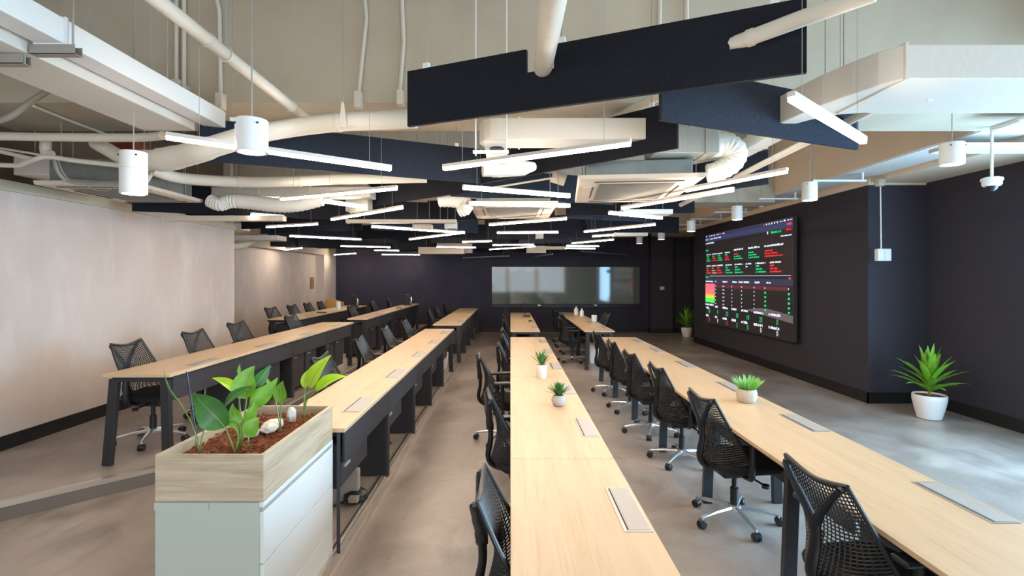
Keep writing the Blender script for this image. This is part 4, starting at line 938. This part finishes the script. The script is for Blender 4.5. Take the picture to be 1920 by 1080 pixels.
for k in range(150):
    r_ = .055 * math.sqrt(rnd.random()); a_ = rnd.random() * 6.28; b0 = Vector(c) + Vector((r_ * math.cos(a_), r_ * math.sin(a_), .095)); ti = r_ / .055 * .62 + rnd.uniform(0, .2); L = rnd.uniform(.085, .13)
    d_ = Vector((math.cos(a_) * math.sin(ti), math.sin(a_) * math.sin(ti), math.cos(ti)))
    leaf(MB(), b0, b0 + d_ * L * .5 + Vector((0, 0, .01)), b0 + d_ * L, .0075, .3, n=4).build('blade', 'leaf_grass', root, smooth=True)

# ------------------------------------------------------------------ planter cabinet
px0, px1, py0, py1, pz0, pzw, pz1 = -1.505, -1.045, 2.19, 3.04, T1, .80, .998
root = thing('planter_cabinet', ((px0 + px1) / 2, (py0 + py1) / 2, pz0), 'white drawer cabinet with a pale wooden planter box on top, in the foreground', 'cabinet')
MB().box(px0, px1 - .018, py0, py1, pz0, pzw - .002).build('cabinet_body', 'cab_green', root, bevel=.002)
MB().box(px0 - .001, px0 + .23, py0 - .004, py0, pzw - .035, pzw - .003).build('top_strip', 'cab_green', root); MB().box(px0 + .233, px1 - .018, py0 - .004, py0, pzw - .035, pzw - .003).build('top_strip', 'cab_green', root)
zc = .02
MB().box(px1 - .018, px1 - .008, py0, py1, pz0 + .0, pz0 + .03).build('plinth', 'cab_white', root)
for z0_, z1_ in ((pz0 + .03, .29), (.295, .53), (.535, .755)):
    MB().box(px1 - .018, px1, py0 + .004, py1 - .012, z0_, z1_).build('drawer_front', 'cab_white', root, bevel=.002)
MB().box(px1 - .018, px1 - .006, py0 + .004, py1 - .012, .758, .775).build('finger_groove', 'grey_flap', root)
MB().box(px1 - .018, px1, py0, py1, .776, pzw - .002).build('top_rail', 'cab_white', root, bevel=.001)
MB().box(px1 - .018, px1 + .001, py1 - .012, py1, pz0, pzw - .002).build('end_panel', 'cab_white', root)
th = .018
for a_, b_, c_, d_ in ((px0, px1, py0, py0 + th), (px0, px1, py1 - th, py1), (px0, px0 + th, py0 + th, py1 - th), (px1 - th, px1, py0 + th, py1 - th)):
    MB().box(a_, b_, c_, d_, pzw, pz1).build('planter_board', 'planter_wood', root, bevel=.0012, seg=1)
so = MB(); nx, ny = 14, 26; rnd = random.Random(2); vs = []
for j in range(ny + 1):
    for i in range(nx + 1):
        vs.append((px0 + th + (px1 - px0 - 2 * th) * i / nx, py0 + th + (py1 - py0 - 2 * th) * j / ny, .945 + rnd.uniform(-.012, .016)))
so.add(vs, [(j * (nx + 1) + i, j * (nx + 1) + i + 1, (j + 1) * (nx + 1) + i + 1, (j + 1) * (nx + 1) + i) for j in range(ny) for i in range(nx)])
so.build('soil', 'soil', root)
bits = MB(); cr = random.Random(9)
for k in range(420):
    x, y = cr.uniform(px0 + .03, px1 - .03), cr.uniform(py0 + .03, py1 - .03); s_ = cr.uniform(.003, .009); z = .952 + cr.uniform(0, .012); a_ = cr.random() * 3
    bits.beam((x - s_ * math.cos(a_), y - s_ * math.sin(a_), z), (x + s_ * math.cos(a_), y + s_ * math.sin(a_), z + cr.uniform(-.004, .006)), s_ * .7, s_ * .6)
bits.build('bark_chips', 'soil', root, kind='stuff')
def rock(name, c, sx, sy, sz, label, seed):
    rr = random.Random(seed); bm = bmesh.new(); bmesh.ops.create_icosphere(bm, subdivisions=2, radius=1)
    mb = MB(); ax = rr.uniform(0, 3)
    for v in bm.verts:
        k = 1 + rr.uniform(-.12, .12); x, y = v.co.x * sx * k, v.co.y * sy * k
        v.co = Vector((x, y, v.co.z * sz * k))
    mb.add([v.co + Vector(c) for v in bm.verts], [tuple(v.index for v in f.verts) for f in bm.faces]); bm.free()
    mb.build(name, 'stone', label=label, cat='stone', group='white stones in the planter')
rock('decorative_stone', (-1.245, 2.70, .975), .05, .10, .028, 'long white stone lying on the planter soil', 1)
rock('decorative_stone', (-1.21, 2.86, .985), .025, .03, .05, 'upright white stone near the back of the planter', 2)
rock('decorative_stone', (-1.30, 2.60, .965), .035, .05, .022, 'flat white stone at the middle of the planter', 3)
def px_plant(label, base, d, stems, name='planter_plant', grp='young broad-leaved plants in the planter'):
    """stems: (list of stem pixel points with depth offset, leaf (start, mid, tip) pixels, width px, material, tilt)"""
    b = at_d(base[0], base[1], d); b.z = .945
    root = thing(name, b, label, 'plant', grp)
    for sp_, lf, wpx, m, up in stems:
        pts = [b] + [at_d(x, y, d + q) for x, y, q in sp_]
        MB().tube(smoothpath(pts, 4), [.0042 - .0018 * i / (4 * (len(pts) - 1)) for i in range(4 * (len(pts) - 1) + 1)], 6).build('stem', 'stem', root, smooth=True)
        if lf:
            P = [at_d(x, y, d + q) for x, y, q in lf]; wv = wpx * d / F
            lo = leaf(MB(), P[0], P[1], P[2], wv, .28, up=Vector(up), n=12, shape=.95).build('leaf', m, root, smooth=True)
            rp = [P[0] * (1 - t) ** 2 + P[1] * 2 * t * (1 - t) + P[2] * t * t - Vector((0, .0025, -.0005)) for t in [i / 8 for i in range(8)]]
            MB().tube(rp, [.0016 - .0001 * i for i in range(8)], 5).build('midrib', 'rib', lo)
U = (0, -1, .25); U2 = (.5, -.8, .5); U3 = (-.5, -.8, .4)
px_plant('plant with one tall thin leaf at the left front of the planter', (374, 852), 2.36, [
    ([(362, 800, 0), (335, 750, 0)], [(335, 750, 0), (312, 725, 0), (307, 690, 0)], 15, 'leaf_dark', (-.8, -.6, .2)),
    ([(380, 815, .01), (390, 790, .02)], None, 0, '', None)])
px_plant('plant with the largest dark green leaf, second from the left in the planter', (441, 852), 2.36, [
    ([(432, 825, 0), (423, 802, 0)], [(423, 802, 0), (395, 768, -.03), (361, 738, .02)], 56, 'leaf_dark', (-.2, -.9, .35)),
    ([(447, 820, .02), (438, 797, .02), (424, 795, .01)], [(424, 795, .01), (440, 790, .0), (447, 812, .0)], 10, 'leaf', U)])
px_plant('bushy central plant with many green leaves in the planter', (446, 850), 2.42, [
    ([(455, 800, 0), (461, 760, 0), (463, 742, .02)], [(463, 748, .02), (452, 715, .03), (478, 686, .05)], 46, 'leaf', U),
    ([(452, 790, 0), (448, 745, .02)], [(446, 738, .02), (430, 712, .03), (398, 709, .05)], 18, 'leaf_lime', U2),
    ([(458, 790, .02), (470, 755, .03)], [(468, 756, .03), (495, 748, .03), (521, 708, .06)], 34, 'leaf', (.4, -.8, .5)),
    ([(462, 790, .03), (478, 740, .05)], [(478, 725, .05), (492, 705, .06), (507, 684, .08)], 22, 'leaf_dark', (.6, -.7, .3)),
    ([(450, 800, -.02), (436, 775, -.02)], [(420, 765, -.02), (438, 738, -.04), (475, 724, -.03)], 28, 'leaf_dark', (-.2, -.6, .8)),
    ([(452, 820, -.03), (454, 792, -.03)], [(454, 792, -.03), (434, 778, -.04), (437, 756, -.03)], 21, 'leaf', U),
    ([(456, 820, -.03), (459, 792, -.03)], [(459, 792, -.03), (480, 775, -.04), (477, 752, -.03)], 22, 'leaf', U),
    ([(463, 835, -.05), (466, 820, -.05)], [(466, 820, -.05), (472, 795, -.06), (486, 783, -.04)], 30, 'leaf', U),
    ([(450, 720, .06), (450, 700, .06)], [(450, 705, .06), (448, 692, .06), (450, 683, .06)], 7, 'leaf', U)])
px_plant('small plant with a single upright round leaf behind the white stones', (527, 803), 2.68, [
    ([(526, 775, 0), (529, 752, 0)], [(529, 756, 0), (523, 732, -.01), (531, 714, 0)], 24, 'leaf', U),
    ([(520, 770, .02), (514, 738, .02)], [(514, 738, .02), (504, 720, .03), (497, 704, .03)], 9, 'leaf', U2)])
px_plant('lime-green plant at the back right of the planter reaching over the desk', (570, 776), 2.86, [
    ([(572, 750, 0), (581, 728, 0)], [(581, 728, 0), (588, 695, -.02), (621, 666, 0)], 30, 'leaf_lime', (-.3, -.9, .3)),
    ([(575, 752, 0), (592, 733, 0)], [(592, 733, 0), (615, 705, -.02), (650, 706, 0)], 23, 'leaf_lime', (.1, -.7, .7)),
    ([(570, 750, .02), (572, 728, .02)], [(572, 728, .02), (570, 705, .02), (582, 692, .03)], 15, 'leaf_lime', U)])
pipe('plant_stake', [at_d(350, 697, 2.45), at_d(372, 840, 2.45)], .0045, 'thin black stake standing at the left of the planter', 'garden stake', 'plastic', n=6)

# ------------------------------------------------------------------ small things
def simple(name, label, cat, mb, m, **k): return mb.build(name, m, label=label, cat=cat, **k)
# black bag and white power supply under the near lower-platform desk
c = (-1.13, 3.93, T1)
simple('power_supply', 'white boxy power unit on the platform under the desk next to the planter', 'power unit', MB().box(-1.27, -1.10, 3.74, 3.80, T1, T1 + .24), 'grey_flap', bevel=.01)
root = thing('equipment_bag', c, 'black lumpy equipment case at the foot of the desk panel by the aisle', 'bag')
MB().lathe((c[0], c[1] - .15, c[2]), [(.07, 0), (.09, .02), (.085, .06), (.05, .085), (.01, .09)], 12).build('case_body', 'plastic', root, smooth=True)
MB().box(c[0] - .02, c[0] + .05, c[1] - .27, c[1] - .22, c[2] + .03, c[2] + .07).build('clasp', 'steel', root, bevel=.005)
pipe('power_cable', [(-1.30, 3.60, T1 + .01), (-1.26, 3.66, T1 + .01), (-1.2, 3.72, T1 + .015)], .008, 'black cable on the floor beside the white power unit', 'cable', 'plastic', sm=4)
pipe('power_cable', [(-1.32, 5.0, T1 + .01), (-1.24, 5.12, T1 + .01), (-1.17, 5.05, T1 + .01), (-1.22, 4.95, T1 + .01)], .01, 'coiled black cable under the second bay of the lower platform desk', 'cable', 'plastic', sm=4)
simple('waste_bin', 'white bin behind the far end of the near lower platform desk', 'bin', MB().lathe((-1.24, 9.3, T1), [(.10, 0), (.13, .28), (.12, .28), (.1, .03)], 20), 'white', smooth=True)
simple('storage_box', 'white box under the near end of the far right desk run', 'box', MB().box(1.62, 1.88, 10.5, 10.85, 0, .38), 'white', bevel=.01)
# phones and microphone
def phone(c, label):
    root = thing('desk_phone', c, label, 'telephone'); c = Vector(c)
    MB().box(c.x - .07, c.x + .07, c.y - .03, c.y + .03, c.z + .03, c.z + .30).build('phone_display', 'plastic', root, bevel=.01)
    MB().box(c.x - .1, c.x + .1, c.y - .09, c.y + .07, c.z, c.z + .035).build('phone_base', 'plastic', root, bevel=.008)
    MB().tube(smoothpath([(c.x + .09, c.y - .04, c.z + .04), (c.x + .11, c.y - .04, c.z + .12), (c.x + .10, c.y - .04, c.z + .22)], 4), .018, 8).build('handset', 'chrome', root, smooth=True)
phone((-4.02, 13.3, T2 + .741), 'tall black desk phone on the far left desk run'); phone((-2.86, 14.4, T2 + .741), 'tall black desk phone on the far upper platform desk run')
simple('paper_cup', 'white cup on the far left desk next to the phone', 'cup', MB().lathe((-4.12, 12.4, T2 + .741), [(.05, 0), (.055, .19), (.05, .19)], 14), 'white', smooth=True)
root = thing('gooseneck_microphone', (.41, 13.2, .741), 'black gooseneck microphone on the far middle desk', 'microphone')
MB().box(.32, .50, 13.12, 13.30, .741, .775).build('microphone_base', 'plastic', root, bevel=.008)
MB().tube(smoothpath([(.38, 13.2, .77), (.36, 13.2, .95), (.32, 13.2, 1.06), (.36, 13.15, 1.13)], 5), .006, 6).build('gooseneck', 'plastic', root)
simple('cable_puck', 'small black puck on the far middle desk in front of the microphone', 'device', MB().lathe((.46, 11.95, .741), [(.04, 0), (.05, .01), (.04, .02), (.01, .022)], 12), 'plastic')
def bottle(c, h, r, label, nm='bottle'):
    root = thing(nm, c, label, 'bottle'); MB().lathe(c, [(r, 0), (r, h * .62), (r * .85, h * .7), (r * .4, h * .82), (r * .38, h * .9)], 14).build('bottle_body', 'white', root, smooth=True)
    MB().lathe(c, [(r * .42, h * .88), (r * .42, h), (r * .3, h)], 10).build('cap', 'alu', root)
bottle((1.78, 14.0, .741), .22, .06, 'stout white bottle on the far right desk, rear one'); bottle((1.85, 13.4, .741), .2, .055, 'white bottle on the far right desk, in front of the stout one'); 
root = thing('serving_tray', (1.86, 11.55, .741), 'grey tray on the far right desk under the white mug', 'tray')
MB().box(1.73, 1.96, 11.45, 11.75, .741, .752).build('tray_plate', 'grey_frame', root, bevel=.003)
simple('mug', 'white mug on the grey tray on the far right desk', 'mug', MB().lathe((1.88, 11.6, .753), [(.045, 0), (.06, .02), (.065, .13), (.058, .15), (.05, .15)], 16), 'white', smooth=True)
for k, (x, y, z, w_, lb) in enumerate(((-4.1, 11.25, T2, .1, 'small black device lying on the far left desk'), (-2.78, 12.9, T2, .07, 'small dark device lying on the far upper platform desk'))):
    simple('remote_control', lb, 'device', MB().box(x - w_, x + w_, y - .04, y + .04, z + .741, z + .758), 'plastic', bevel=.004)
# orange wooden seat in the far left corner
root = thing('wooden_armchair', (-4.95, 14.6, T2), 'orange bent-wood armchair in the far left corner', 'chair'); q = Vector((-4.95, 14.6, T2))
sh = MB(); rows = []
for j in range(7):
    v = j / 6
    rows.append([q + Vector((-.30 * math.cos(a_) * (1 - .12 * v) , -.26 * math.sin(a_) - .05 * v + .0, .45 + v * .50 * (1 - .25 * abs(math.cos(a_))))) * 1.0 for a_ in [math.pi * i / 12 for i in range(13)]])
vs = [p for r in rows for p in r]; vs2 = [p + Vector((0, .02, 0)) for p in vs]; fs = [(j * 13 + i, j * 13 + i + 1, (j + 1) * 13 + i + 1, (j + 1) * 13 + i) for j in range(6) for i in range(12)]
sh.add(vs, fs); sh.build('shell_back', 'orange_wood', root, smooth=True)
MB().box(-5.2, -4.7, 14.35, 14.85, T2 + .40, T2 + .45).build('seat', 'orange_wood', root, bevel=.015)
for i in (-1, 1):
    for j in (-1, 1): MB().tube([(q.x + i * .2, q.y + j * .2, T2 + .41), (q.x + i * .25, q.y + j * .25, T2)], .015, 8).build('leg', 'orange_wood', root)
